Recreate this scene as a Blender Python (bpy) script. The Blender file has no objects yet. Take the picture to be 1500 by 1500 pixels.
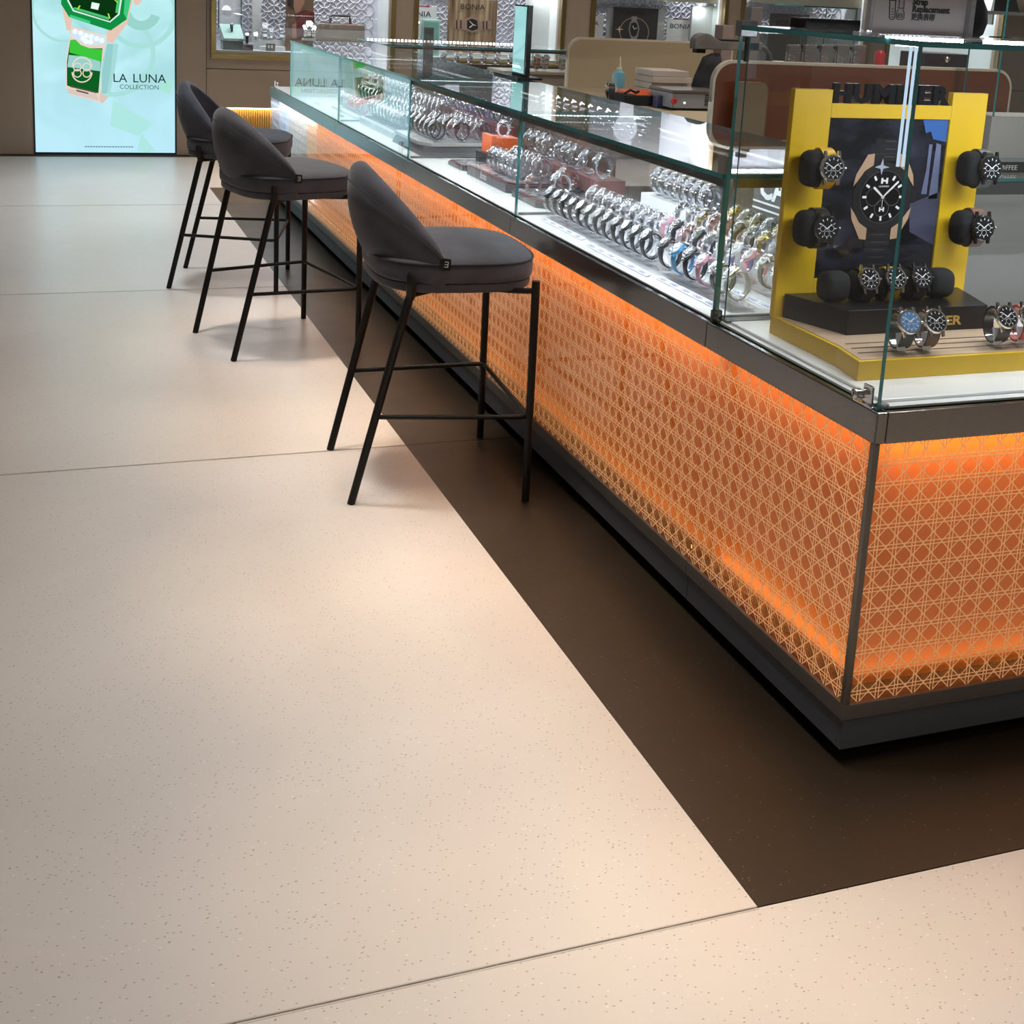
import bpy, math, random
from mathutils import Vector, Matrix
random.seed(7)
sc = bpy.context.scene
COL = sc.collection
PI = math.pi

# ------------------------------------------------------------------ camera
CAM = (-1.3302, -1.7506, 1.36); YAW, PITCH, ROLL = .3557, .2115, .0527
FPX, CY = 1887.95, 750 - 363.3
_cy, _sy, _cp, _sp = math.cos(YAW), math.sin(YAW), math.cos(PITCH), math.sin(PITCH)
_f = Vector((_sy*_cp, _cy*_cp, -_sp)); _r = Vector((_cy, -_sy, 0)); _u = _r.cross(_f)
_c, _s = math.cos(ROLL), math.sin(ROLL)
R_, U_ = _c*_r + _s*_u, -_s*_r + _c*_u
cd = bpy.data.cameras.new('camera'); cam = bpy.data.objects.new('camera', cd); COL.objects.link(cam)
cam.matrix_world = Matrix(((R_.x, U_.x, -_f.x, CAM[0]), (R_.y, U_.y, -_f.y, CAM[1]), (R_.z, U_.z, -_f.z, CAM[2]), (0, 0, 0, 1)))
cd.sensor_width = 36; cd.lens = 36*FPX/1500; cd.shift_y = -363.3/1500; cd.clip_start = .02
sc.camera = cam
def ray(u, v): return R_*((u-750)/FPX) - U_*((v-CY)/FPX) + _f
def PX(u, v, x): r = ray(u, v); return Vector(CAM) + r*((x-CAM[0])/r.x)
def PY(u, v, y): r = ray(u, v); return Vector(CAM) + r*((y-CAM[1])/r.y)
def PZ(u, v, z): r = ray(u, v); return Vector(CAM) + r*((z-CAM[2])/r.z)

# ------------------------------------------------------------------ world, exposure, ceiling lamps
vs = sc.view_settings
vs.view_transform = 'Standard'; vs.look = 'None'; vs.gamma = 1; vs.use_curve_mapping = False; vs.exposure = 0.0
sc.cycles.transparent_max_bounces = 40; sc.cycles.max_bounces = 8; sc.cycles.diffuse_bounces = 3
sc.cycles.caustics_reflective = False; sc.cycles.caustics_refractive = False
sc.cycles.sample_clamp_indirect = 6
w = bpy.data.worlds.new('world'); sc.world = w; w.use_nodes = True
w.node_tree.nodes['Background'].inputs[0].default_value = (1, .93, .86, 1)
w.node_tree.nodes['Background'].inputs[1].default_value = .11
CEIL = 3.0
def area(name, loc, size, power, color, target=None, sizey=None, spread=None):
    l = bpy.data.lights.new(name, 'AREA'); l.energy = power; l.color = color
    l.shape = 'RECTANGLE' if sizey else 'DISK'; l.size = size
    if sizey: l.size_y = sizey
    if spread: l.spread = math.radians(spread)
    o = bpy.data.objects.new(name, l); COL.objects.link(o); o.location = loc
    d = (Vector(target) - Vector(loc)) if target else Vector((0, 0, -1))
    o.rotation_euler = d.to_track_quat('-Z', 'Y').to_euler()
    return o
WARM, NEUT, COOL = (1, .80, .58), (1, .965, .93), (.86, .94, 1)
DL = 1.03
# (x, y, watts, colour, beam spread in degrees)
DOWN = [(-.80, -1.0, 3.9, NEUT, 54), (-.80, .3, 4.3, NEUT, 54), (-.80, 1.6, 4.3, NEUT, 54), (-.80, 2.9, 4.2, NEUT, 56), (-.85, 4.2, 5, COOL, 60), (-.9, 5.6, 7, COOL, 66), (-.9, 6.9, 6, COOL, 66),
        (-.45, -.2, 1.5, WARM, 30), (-.45, .9, 1.8, WARM, 30), (-.45, 2.0, 1.6, WARM, 30), (-.45, 3.1, 1.2, WARM, 30), (.55, -1.25, 3.0, WARM, 60), (1.8, -1.4, 4, WARM, 70),
        (1.7, 1.0, 15, NEUT, 120), (1.7, 2.8, 12, NEUT, 110), (3.4, 3.0, 12, NEUT, 120), (1.4, 6.9, 11, NEUT, 110), (3.6, 6.6, 11, NEUT, 110)]
for x, y, p, c, sp_ in DOWN: area('ceiling_lamp', (x, y, CEIL-.03), .22, p*DL, c, spread=sp_)
PANELS = [(1.0, -3.0), (3.6, 3.2)]
for x, y in PANELS: area('ceiling_panel_lamp', (x, y, CEIL-.03), 1.2, 14, (1, .95, .92), sizey=.6)

# ------------------------------------------------------------------ materials
MATS = {}
def mat(name, col, rough=.5, metal=0, emit=None, es=0, spec=None, sheen=0, coat=0):
    if name in MATS: return MATS[name]
    m = bpy.data.materials.new(name); m.use_nodes = True
    b = m.node_tree.nodes['Principled BSDF']
    b.inputs['Base Color'].default_value = (*col, 1); b.inputs['Roughness'].default_value = rough; b.inputs['Metallic'].default_value = metal
    if spec is not None: b.inputs['Specular IOR Level'].default_value = spec
    if emit: b.inputs['Emission Color'].default_value = (*emit, 1); b.inputs['Emission Strength'].default_value = es
    if sheen: b.inputs['Sheen Weight'].default_value = sheen
    if coat: b.inputs['Coat Weight'].default_value = coat
    MATS[name] = m
    return m
def nd(m, t, **kw):
    n = m.node_tree.nodes.new(t)
    for k, v in kw.items():
        if k in n.inputs: n.inputs[k].default_value = v
        else: setattr(n, k, v)
    return n
def lk(m, a, b): m.node_tree.links.new(a, b)
def noisy(name, c0, c1, scale, rough, stretch=(1, 1, 1), bump=0, metal=0, sheen=0, r0=.35, r1=.65, detail=4):
    """procedural two-tone grain on object coordinates"""
    if name in MATS: return MATS[name]
    m = mat(name, c0, rough, metal, sheen=sheen); b = m.node_tree.nodes['Principled BSDF']
    tc = nd(m, 'ShaderNodeTexCoord'); mp = nd(m, 'ShaderNodeMapping'); mp.inputs['Scale'].default_value = stretch
    no = nd(m, 'ShaderNodeTexNoise', Scale=scale, Detail=detail); cr = nd(m, 'ShaderNodeValToRGB')
    cr.color_ramp.elements[0].color = (*c0, 1); cr.color_ramp.elements[1].color = (*c1, 1)
    cr.color_ramp.elements[0].position = r0; cr.color_ramp.elements[1].position = r1
    lk(m, tc.outputs['Object'], mp.inputs[0]); lk(m, mp.outputs[0], no.inputs['Vector']); lk(m, no.outputs['Fac'], cr.inputs[0]); lk(m, cr.outputs[0], b.inputs['Base Color'])
    if bump:
        bp = nd(m, 'ShaderNodeBump', Strength=bump, Distance=.002); lk(m, no.outputs['Fac'], bp.inputs['Height']); lk(m, bp.outputs[0], b.inputs['Normal'])
    return m
def glassy(name, tint=(1, 1, 1), f0=.04, rough=0.0, gcol=(1, 1, 1), diffuse=0, dcol=(.8, .8, .8), bump=0, scale=90):
    """thin sheet: transparent plus mirror reflection that grows towards grazing (Schlick)"""
    if name in MATS: return MATS[name]
    m = bpy.data.materials.new(name); m.use_nodes = True; nt = m.node_tree; nt.nodes.clear()
    out = nd(m, 'ShaderNodeOutputMaterial'); tr = nd(m, 'ShaderNodeBsdfTransparent'); gl = nd(m, 'ShaderNodeBsdfGlossy')
    tr.inputs[0].default_value = (*tint, 1); gl.inputs['Color'].default_value = (*gcol, 1); gl.inputs['Roughness'].default_value = rough
    ge = nd(m, 'ShaderNodeNewGeometry'); dp = nd(m, 'ShaderNodeVectorMath', operation='DOT_PRODUCT')
    ab = nd(m, 'ShaderNodeMath', operation='ABSOLUTE'); su = nd(m, 'ShaderNodeMath', operation='SUBTRACT'); su.inputs[0].default_value = 1; su.use_clamp = True
    pw = nd(m, 'ShaderNodeMath', operation='POWER'); pw.inputs[1].default_value = 5
    ma = nd(m, 'ShaderNodeMath', operation='MULTIPLY_ADD'); ma.inputs[1].default_value = 1-f0; ma.inputs[2].default_value = f0
    mx = nd(m, 'ShaderNodeMixShader')
    lk(m, ge.outputs['Incoming'], dp.inputs[0])
    if bump:
        tc = nd(m, 'ShaderNodeTexCoord'); no = nd(m, 'ShaderNodeTexNoise', Scale=scale, Detail=3); bp = nd(m, 'ShaderNodeBump', Strength=bump, Distance=.01)
        lk(m, tc.outputs['Object'], no.inputs['Vector']); lk(m, no.outputs['Fac'], bp.inputs['Height']); lk(m, bp.outputs[0], gl.inputs['Normal']); lk(m, bp.outputs[0], dp.inputs[1])
    else: lk(m, ge.outputs['Normal'], dp.inputs[1])
    lk(m, dp.outputs['Value'], ab.inputs[0]); lk(m, ab.outputs[0], su.inputs[1]); lk(m, su.outputs[0], pw.inputs[0]); lk(m, pw.outputs[0], ma.inputs[0])
    lk(m, ma.outputs[0], mx.inputs[0]); lk(m, gl.outputs[0], mx.inputs[2])
    if diffuse:
        df = nd(m, 'ShaderNodeBsdfDiffuse'); df.inputs[0].default_value = (*dcol, 1); m2 = nd(m, 'ShaderNodeMixShader'); m2.inputs[0].default_value = diffuse
        lk(m, tr.outputs[0], m2.inputs[1]); lk(m, df.outputs[0], m2.inputs[2]); lk(m, m2.outputs[0], mx.inputs[1])
    else: lk(m, tr.outputs[0], mx.inputs[1])
    lk(m, mx.outputs[0], out.inputs[0]); MATS[name] = m
    return m
def emis(name, col, s, sample=True):
    if name in MATS: return MATS[name]
    m = bpy.data.materials.new(name); m.use_nodes = True; nt = m.node_tree; nt.nodes.clear()
    out = nd(m, 'ShaderNodeOutputMaterial'); e = nd(m, 'ShaderNodeEmission'); e.inputs[0].default_value = (*col, 1); e.inputs[1].default_value = s
    lk(m, e.outputs[0], out.inputs[0])
    if not sample: m.cycles.emission_sampling = 'NONE'
    MATS[name] = m
    return m
def srgb(r, g, b):
    f = lambda c: (c/255/12.92 if c <= 10 else ((c/255+.055)/1.055)**2.4)
    return (f(r), f(g), f(b))

def terrazzo(name, base, fleck, light, rough):
    m = mat(name, base, rough); b = m.node_tree.nodes['Principled BSDF']
    tc = nd(m, 'ShaderNodeTexCoord')
    mp = nd(m, 'ShaderNodeMapping'); mp.inputs['Scale'].default_value = (1, 1.9, 1); mp.inputs['Rotation'].default_value = (0, 0, .25)
    vo = nd(m, 'ShaderNodeTexVoronoi', Scale=98.); vo.inputs['Randomness'].default_value = 1
    lt = nd(m, 'ShaderNodeMath', operation='LESS_THAN'); lt.inputs[1].default_value = .21
    cm = nd(m, 'ShaderNodeMath', operation='LESS_THAN'); cm.inputs[1].default_value = .34
    sp = nd(m, 'ShaderNodeSeparateColor'); mu = nd(m, 'ShaderNodeMath', operation='MULTIPLY')
    gt = nd(m, 'ShaderNodeMath', operation='GREATER_THAN'); gt.inputs[1].default_value = .93; mu2 = nd(m, 'ShaderNodeMath', operation='MULTIPLY')
    no = nd(m, 'ShaderNodeTexNoise', Scale=2.2, Detail=5); cr = nd(m, 'ShaderNodeValToRGB')
    cr.color_ramp.elements[0].color = (*[c*.93 for c in base], 1); cr.color_ramp.elements[1].color = (*[min(1, c*1.05) for c in base], 1)
    m1 = nd(m, 'ShaderNodeMixRGB'); m2 = nd(m, 'ShaderNodeMixRGB'); m1.inputs[2].default_value = (*fleck, 1); m2.inputs[2].default_value = (*light, 1)
    lk(m, tc.outputs['Object'], mp.inputs[0]); lk(m, mp.outputs[0], vo.inputs['Vector']); lk(m, tc.outputs['Object'], no.inputs['Vector']); lk(m, no.outputs['Fac'], cr.inputs[0])
    lk(m, vo.outputs['Distance'], lt.inputs[0]); lk(m, vo.outputs['Color'], sp.inputs[0]); lk(m, sp.outputs[0], cm.inputs[0]); lk(m, lt.outputs[0], mu.inputs[0]); lk(m, cm.outputs[0], mu.inputs[1])
    lk(m, sp.outputs[1], gt.inputs[0]); lk(m, lt.outputs[0], mu2.inputs[0]); lk(m, gt.outputs[0], mu2.inputs[1])
    lk(m, cr.outputs[0], m1.inputs[1]); lk(m, mu.outputs[0], m1.inputs[0]); lk(m, m1.outputs[0], m2.inputs[1]); lk(m, mu2.outputs[0], m2.inputs[0]); lk(m, m2.outputs[0], b.inputs['Base Color'])
    n2 = nd(m, 'ShaderNodeTexNoise', Scale=9., Detail=3); mr = nd(m, 'ShaderNodeMapRange'); mr.inputs['To Min'].default_value = rough-.05; mr.inputs['To Max'].default_value = rough+.06
    lk(m, tc.outputs['Object'], n2.inputs['Vector']); lk(m, n2.outputs['Fac'], mr.inputs[0]); lk(m, mr.outputs[0], b.inputs['Roughness'])
    return m
FLOOR = terrazzo('cream_vinyl', (.60, .545, .50), (.33, .29, .25), (.74, .68, .61), .31)
BORDER = terrazzo('dark_vinyl', (.025, .0172, .0105), (.015, .011, .008), (.13, .11, .09), .40)
GLASS = glassy('clear_glass', (.985, .995, .99))
EDGE = mat('teal_glass_edge', (.05, .25, .27), .08, spec=.8)
ACRYL = glassy('clear_acrylic', (.97, .98, 1), .06)
FILM = glassy('plastic_film', (.96, .97, 1), .16, .08, bump=.9, scale=140)
STEEL = noisy('dark_brushed_steel', (.215, .212, .208), (.27, .266, .26), 60, .22, (1, 1, 30), metal=1)
BRONZE = noisy('bronze_trim', (.17, .157, .147), (.21, .195, .185), 50, .38, (1, 1, 20), metal=.7)
PLINTH = mat('slate_plinth', (.085, .090, .108), .40)
BLACK = mat('black_powder_coat', (.006, .0055, .0055), .45, spec=.25)
TOE = mat('toe_black', (.006, .006, .006), .8)
CHROME = mat('chrome', (.75, .75, .77), .09, 1)
WHITE = noisy('white_deck', (.80, .80, .79), (.86, .86, .85), 7, .28, r0=.3, r1=.7)
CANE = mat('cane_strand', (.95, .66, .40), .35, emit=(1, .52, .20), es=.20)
CANEW = mat('cane_strand_white', (.80, .82, .86), .35)
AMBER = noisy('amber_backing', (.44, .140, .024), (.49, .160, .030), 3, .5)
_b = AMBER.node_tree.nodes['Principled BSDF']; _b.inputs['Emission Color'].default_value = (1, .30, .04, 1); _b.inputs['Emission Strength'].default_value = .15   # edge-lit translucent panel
PALE = mat('pale_backing', (.70, .76, .86), .5)
SHEET = glassy('amber_acrylic', (1, .90, .80), .05, .02)
CLEARSHEET = glassy('pale_acrylic', (.95, .97, 1), .05, .02)
VELVET = noisy('charcoal_velvet', (.042, .042, .054), (.066, .066, .082), 14, .9, (1, 1, 1.4), bump=.15, sheen=.15, r0=.3, r1=.7)
SEAM = mat('velvet_seam', (.018, .018, .022), .8)
TAUPE = noisy('taupe_panel', (.37, .28, .205), (.395, .30, .22), 2, .45)
GOLD = mat('brushed_gold', (.42, .30, .12), .3, 1)
LEDW = emis('led_bead', (.95, .98, 1), 14, False)
LEDWARM = emis('led_warm', (1, .62, .22), 9, False)
YEL = noisy('yellow_lacquer', (.72, .445, .008), (.74, .46, .010), 3, .38)
WOOD = noisy('pale_wood', (.52, .36, .24), (.60, .43, .30), 9, .4, (.6, 8, 1))
BLKM = noisy('black_fabric', (.007, .007, .008), (.013, .013, .015), 300, .9)
CARD = mat('white_card', (.82, .83, .86), .5)
INK = mat('black_ink', (.01, .01, .012), .5)
WPRINT = mat('white_print', (.85, .85, .86), .5)

# ------------------------------------------------------------------ mesh helpers
class MB:
    def __init__(s): s.v, s.f, s.m = [], [], []
    def add(s, vs_, fs, mi=0):
        o = len(s.v); s.v += [tuple(p) for p in vs_]; s.f += [tuple(i+o for i in f) for f in fs]; s.m += [mi]*len(fs); return s
    def box(s, a, b, mi=0):
        x0, x1 = sorted((a[0], b[0])); y0, y1 = sorted((a[1], b[1])); z0, z1 = sorted((a[2], b[2]))
        return s.add([(x0,y0,z0),(x1,y0,z0),(x1,y1,z0),(x0,y1,z0),(x0,y0,z1),(x1,y0,z1),(x1,y1,z1),(x0,y1,z1)],
                     [(0,3,2,1),(4,5,6,7),(0,1,5,4),(1,2,6,5),(2,3,7,6),(3,0,4,7)], mi)
    def pane(s, a, b, ax):
        """sheet whose two broad faces (normal axis ax) are slot 0 and whose edges are slot 1"""
        n = len(s.f); s.box(a, b); e = {2: (0, 1), 1: (2, 4), 0: (3, 5)}[ax]
        for k in range(6): s.m[n+k] = 0 if k in e else 1
        return s
    def hexa(s, p, mi=0):
        return s.add(p, [(0,3,2,1),(4,5,6,7),(0,1,5,4),(1,2,6,5),(2,3,7,6),(3,0,4,7)], mi)
    def prism(s, poly, z0, z1, M=None, mi=0):
        n = len(poly); vs_ = [Vector((p[0], p[1], z0)) for p in poly] + [Vector((p[0], p[1], z1)) for p in poly]
        if M: vs_ = [M @ p for p in vs_]
        return s.add(vs_, [tuple(range(n))[::-1], tuple(range(n, 2*n))] + [(i, (i+1) % n, n+(i+1) % n, n+i) for i in range(n)], mi)
    def tube(s, pts, r, seg=8, mi=0, closed=False, caps=True, flat=1.0):
        pts = [Vector(p) for p in pts]; n = len(pts); rings = []; up = None
        rr = r if isinstance(r, (list, tuple)) else [r]*n
        for i, p in enumerate(pts):
            a = pts[(i-1) % n] if (closed or i > 0) else p; b = pts[(i+1) % n] if (closed or i < n-1) else p
            t = (b-a).normalized()
            if up is None: up = Vector((0, 0, 1)) if abs(t.z) < .9 else Vector((1, 0, 0))
            sd = t.cross(up).normalized(); up2 = sd.cross(t).normalized(); up = up2
            rings.append([p + rr[i]*(math.cos(2*PI*k/seg)*sd*flat + math.sin(2*PI*k/seg)*up2) for k in range(seg)])
        vs_ = [q for rg in rings for q in rg]; fs = []
        for i in range(n if closed else n-1):
            j = (i+1) % n
            for k in range(seg): fs.append((i*seg+k, i*seg+(k+1) % seg, j*seg+(k+1) % seg, j*seg+k))
        if caps and not closed: fs += [tuple(range(seg))[::-1], tuple((n-1)*seg+k for k in range(seg))]
        return s.add(vs_, fs, mi)
    def lathe(s, prof, seg=16, M=None, mi=0):
        """profile of (radius, height) about local z"""
        vs_, fs = [], []
        for r, h in prof:
            for k in range(seg):
                p = Vector((r*math.cos(2*PI*k/seg), r*math.sin(2*PI*k/seg), h)); vs_.append(M @ p if M else p)
        for i in range(len(prof)-1):
            for k in range(seg): fs.append((i*seg+k, i*seg+(k+1) % seg, (i+1)*seg+(k+1) % seg, (i+1)*seg+k))
        fs += [tuple(range(seg))[::-1], tuple((len(prof)-1)*seg+k for k in range(seg))]
        return s.add(vs_, fs, mi)
    def mesh(s, name, mats, smooth=None):
        me = bpy.data.meshes.new(name); me.from_pydata(s.v, [], s.f)
        for m in (mats if isinstance(mats, (list, tuple)) else [mats]): me.materials.append(m)
        if any(s.m): me.polygons.foreach_set('material_index', s.m)
        if smooth is not None:
            me.polygons.foreach_set('use_smooth', [True]*len(s.f))
            if smooth < 180: me.set_sharp_from_angle(angle=math.radians(smooth))
        me.validate(); return me
def rounded(x0, y0, x1, y1, r, n=5, corners=(1, 1, 1, 1)):
    out = []
    for (cx, cy, a), c in zip(((x0, y0, 180), (x1, y0, 270), (x1, y1, 0), (x0, y1, 90)), corners):
        if not c: out.append((cx, cy)); continue
        px, py = cx + (r if cx == x0 else -r), cy + (r if cy == y0 else -r)
        out += [(px + r*math.cos(math.radians(a+90*k/n)), py + r*math.sin(math.radians(a+90*k/n))) for k in range(n+1)]
    return out
def frameM(o, u, v):
    u, v = Vector(u).normalized(), Vector(v).normalized(); n = u.cross(v); o = Vector(o)
    return Matrix(((u.x, v.x, n.x, o.x), (u.y, v.y, n.y, o.y), (u.z, v.z, n.z, o.z), (0, 0, 0, 1)))
def link(name, me, parent=None):
    o = bpy.data.objects.new(name, me); COL.objects.link(o)
    if parent: o.parent = parent
    return o
def part(name, mb, m, parent, smooth=None, bevel=0, subsurf=0, local=False, label=None, stuff=False):
    """one mesh under its thing; world coordinates unless local"""
    if not local:
        off = parent.location.copy(); q = parent.parent
        while q: off += q.location; q = q.parent
        mb.v = [(p[0]-off.x, p[1]-off.y, p[2]-off.z) for p in mb.v]
    o = link(name, mb.mesh(name, m, smooth), parent); fin(o, bevel, subsurf)
    if label: o['label'] = label
    if stuff: o['kind'] = 'stuff'
    return o
def fin(o, bevel=0, subsurf=0):
    if bevel:
        b = o.modifiers.new('bevel', 'BEVEL'); b.width = bevel; b.segments = 2; b.limit_method = 'ANGLE'; b.angle_limit = math.radians(40)
    if subsurf:
        b = o.modifiers.new('subdivision', 'SUBSURF'); b.levels = b.render_levels = subsurf
def thing(name, label, cat, loc=(0, 0, 0), rz=0, group=None):
    o = bpy.data.objects.new(name, None); COL.objects.link(o); o.location = loc; o.rotation_euler = (0, 0, rz); o.empty_display_size = .05
    o['label'] = label; o['category'] = cat
    if group: o['group'] = group
    return o
def solo(name, mb, m, label, cat, group=None, smooth=None, bevel=0, subsurf=0, loc=None):
    if loc is not None: mb.v = [(p[0]-loc[0], p[1]-loc[1], p[2]-loc[2]) for p in mb.v]
    o = link(name, mb.mesh(name, m, smooth)); fin(o, bevel, subsurf)
    if loc is not None: o.location = loc
    o['label'] = label; o['category'] = cat
    if group: o['group'] = group
    return o
def struct(name, mb, m, parent=None, bevel=0, smooth=None):
    o = link(name, mb.mesh(name, m, smooth), parent); fin(o, bevel)
    if not parent: o['kind'] = 'structure'
    return o
_tc = {}
def text_verts(body, size, extrude=0, align='LEFT', offset=0):
    k = (body, size, extrude, align, offset)
    if k not in _tc:
        c = bpy.data.curves.new('text', 'FONT'); c.body = body; c.size = size; c.extrude = extrude; c.align_x = align; c.resolution_u = 2; c.offset = offset
        o = bpy.data.objects.new('text', c); COL.objects.link(o)
        dg = bpy.context.evaluated_depsgraph_get(); me = bpy.data.meshes.new_from_object(o.evaluated_get(dg))
        _tc[k] = ([tuple(v.co) for v in me.vertices], [tuple(p.vertices) for p in me.polygons])
        bpy.data.meshes.remove(me); bpy.data.objects.remove(o); bpy.data.curves.remove(c)
    return _tc[k]
def text_mb(body, size, o, u, v, extrude=0.0004, align='LEFT', sx=1.0, shear=0, offset=0):
    vs_, fs = text_verts(body, size, extrude, align, offset); M = frameM(o, u, v)
    return MB().add([M @ Vector((p[0]*sx + shear*p[1], p[1], p[2])) for p in vs_], fs)

# ------------------------------------------------------------------ floor, ceiling, far wall
X0, X1, Y0, YW = -5.0, 8.0, -5.0, 8.085
SEAMS = [-4.405, -2.341, -.277, 1.787, 3.851, 5.98, 8.0]
mb = MB().box((X0, Y0, -.06), (X1, YW+.5, -.006)); floor = struct('floor', mb, mat('screed', (.30, .25, .21), .9))
SX, SY, SYF = -.3254, -.2769, 6.6024
g = .0011
for k in range(len(SEAMS)-1):
    a, b = SEAMS[k]+g, SEAMS[k+1]-g
    if b > YW: b = YW
    if b < SY+.01: struct('floor_sheet', MB().box((X0, a, -.006), (X1, b, 0)), FLOOR, floor)
    elif k == len(SEAMS)-2 or a > 5.9:
        m_ = MB().box((X0, a, -.006), (SX, b, 0)).box((SX, SYF, -.006), (X1, b, 0)); struct('floor_sheet', m_, FLOOR, floor)
        struct('border_sheet', MB().box((SX, a, -.006), (X1, SYF, .0004)), BORDER, floor)
    else:
        struct('floor_sheet', MB().box((X0, a, -.006), (SX, b, 0)), FLOOR, floor)
        struct('border_sheet', MB().box((SX, max(a, SY), -.006), (X1, b, .0004)), BORDER, floor)
# welded seam lines left proud of the vinyl
for k, y in enumerate(SEAMS[1:-1]):
    s_ = MB()
    for q in (-.0045, .0015): s_.box((X0, y+q, -.002), (SX if y > SY-.02 else X1, y+q+.0022, .0005))
    struct('weld_seam', s_, mat('weld_grey', (.48, .42, .37), .6), floor)
ceiling = struct('ceiling', MB().box((X0, Y0, CEIL), (X1, YW+.5, CEIL+.05)), mat('ceiling_paint', (.70, .66, .60), .8))
for x, y, p, c, sp_ in DOWN:
    M = Matrix.Translation((x, y, CEIL-.02))
    part('downlight_ring', MB().lathe([(.115, .02), (.150, .02), (.150, 0), (.115, 0)], 24, M), mat('white_metal', (.8, .8, .8), .4), ceiling)
for x, y in PANELS:
    f_ = MB()
    for a, b in (((-.64, -.34), (.64, -.305)), ((-.64, .305), (.64, .34)), ((-.64, -.305), (-.605, .305)), ((.605, -.305), (.64, .305))): f_.box((x+a[0], y+a[1], CEIL-.02), (x+b[0], y+b[1], CEIL))
    part('panel_frame', f_, MATS['white_metal'], ceiling)

LBX0, LBX1, LBT = -1.386, -.388, 2.45
WIN = [(-.104, 1.22), (1.44, 2.63), (2.93, 4.11), (4.31, 5.55), (5.80, 7.0)]
WZ0, WZ1, WD = .765, 2.15, .42
m_ = MB()
def wallbox(x0, x1, z0, z1): m_.box((x0, YW, z0), (x1, YW+.08, z1))
wallbox(X0, LBX0, 0, CEIL); wallbox(LBX0, LBX1, LBT, CEIL); wallbox(LBX1, -.174, 0, CEIL)
px = -.170
for a, b in WIN:
    wallbox(px, a, .655, CEIL); wallbox(a, b, WZ1, CEIL); wallbox(a, b, .655, WZ0); px = b
wallbox(px, X1, .655, CEIL)
wall = struct('wall_far', m_, TAUPE)
for a, b in ((-.170, 1.325), (1.329, 2.78), (2.784, 4.21), (4.214, 5.68), (5.684, X1)):
    struct('lower_panel', MB().box((a, YW-.002, .366), (b-.004, YW+.078, .650)), TAUPE, wall, bevel=.002)
struct('panel_recess', MB().box((-.17, YW+.05, .65), (X1, YW+.078, .656)), TOE, wall)
struct('plinth_back', MB().box((-.17, YW+.10, 0), (X1, YW+.14, .366)), mat('brass_back', (.45, .29, .10), .4, .6), wall)
sl = MB(); x = -.165
while x < 2.2:
    sl.tube([(x, YW+.085, .005), (x, YW+.085, .362)], .0075, 6); x += .0172
o_ = struct('gold_slats', sl, mat('slat_gold', (.55, .36, .13), .35, .7), wall); o_['kind'] = 'stuff'
struct('slat_light', MB().box((-.16, YW+.03, .352), (2.2, YW+.045, .362)), LEDWARM, wall)
area('slat_lamp', (1.0, YW+.055, .355), 2.3, 5, (1, .66, .28), (1.0, YW+.10, .0), .02)
struct('baseboard_far', MB().box((X0, YW-.004, .004), (LBX0, YW, .008)).box((LBX1, YW-.004, .004), (-.174, YW, .008)), TOE)
struct('panel_joint', MB().box((-.1745, YW+.004, 0), (-.1695, YW+.07, CEIL)), TOE, wall)

# --- light box advertisement
LB = thing('light_box', 'tall backlit teal poster of a green dress watch on the far taupe wall', 'light box', ((LBX0+LBX1)/2, YW, 0))
fr = MB().box((LBX0, YW-.006, .003), (LBX0+.012, YW+.03, LBT)).box((LBX1-.012, YW-.006, .003), (LBX1, YW+.03, LBT)).box((LBX0+.012, YW-.006, .003), (LBX1-.012, YW+.03, .022)).box((LBX0+.012, YW-.006, LBT-.02), (LBX1-.012, YW+.03, LBT))
part('frame', fr, mat('dark_frame', (.05, .055, .06), .3, .8), LB)
def poster_mat():
    m = bpy.data.materials.new('backlit_print'); m.use_nodes = True; nt = m.node_tree; nt.nodes.clear()
    out = nd(m, 'ShaderNodeOutputMaterial'); e = nd(m, 'ShaderNodeEmission'); e.inputs[1].default_value = LBS
    tc = nd(m, 'ShaderNodeTexCoord'); n1 = nd(m, 'ShaderNodeTexNoise', Scale=2.1, Detail=2.5); n1.inputs['Distortion'].default_value = 1.2
    cr = nd(m, 'ShaderNodeValToRGB'); el = cr.color_ramp.elements
    el[0].position = .28; el[0].color = (*srgb(150, 205, 195), 1); el[1].position = .72; el[1].color = (*srgb(188, 232, 246), 1)
    q = el.new(.45); q.color = (*srgb(172, 224, 226), 1)
    q = el.new(.60); q.color = (*srgb(190, 238, 240), 1)
    sx = nd(m, 'ShaderNodeSeparateXYZ'); mr = nd(m, 'ShaderNodeMapRange'); mr.inputs['From Min'].default_value = 0; mr.inputs['From Max'].default_value = 1.0; mr.inputs['To Min'].default_value = .92; mr.inputs['To Max'].default_value = .10
    mx = nd(m, 'ShaderNodeMixRGB'); mx.inputs[2].default_value = (*srgb(186, 231, 247), 1)
    lk(m, tc.outputs['Object'], n1.inputs['Vector']); lk(m, n1.outputs['Fac'], cr.inputs[0]); lk(m, cr.outputs[0], mx.inputs[1]); lk(m, tc.outputs['Object'], sx.inputs[0]); lk(m, sx.outputs[2], mr.inputs[0]); lk(m, mr.outputs[0], mx.inputs[0])
    lk(m, mx.outputs[0], e.inputs[0]); lk(m, e.outputs[0], out.inputs[0]); return m
LBS = 1.05
pst = part('backlit_sheet', MB().box((LBX0+.012, YW+.004, .022), (LBX1-.012, YW+.02, LBT-.02)), poster_mat(), LB)
def lbp(zx, zy): p = PY(80+zx/6.522, zy/6.522, YW); return (p.x, p.z)
MW = frameM((0, YW+.0035, 0), (1, 0, 0), (0, 0, 1))      # local x -> X, local y -> Z, local z -> -Y
_ly = [0]
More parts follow.
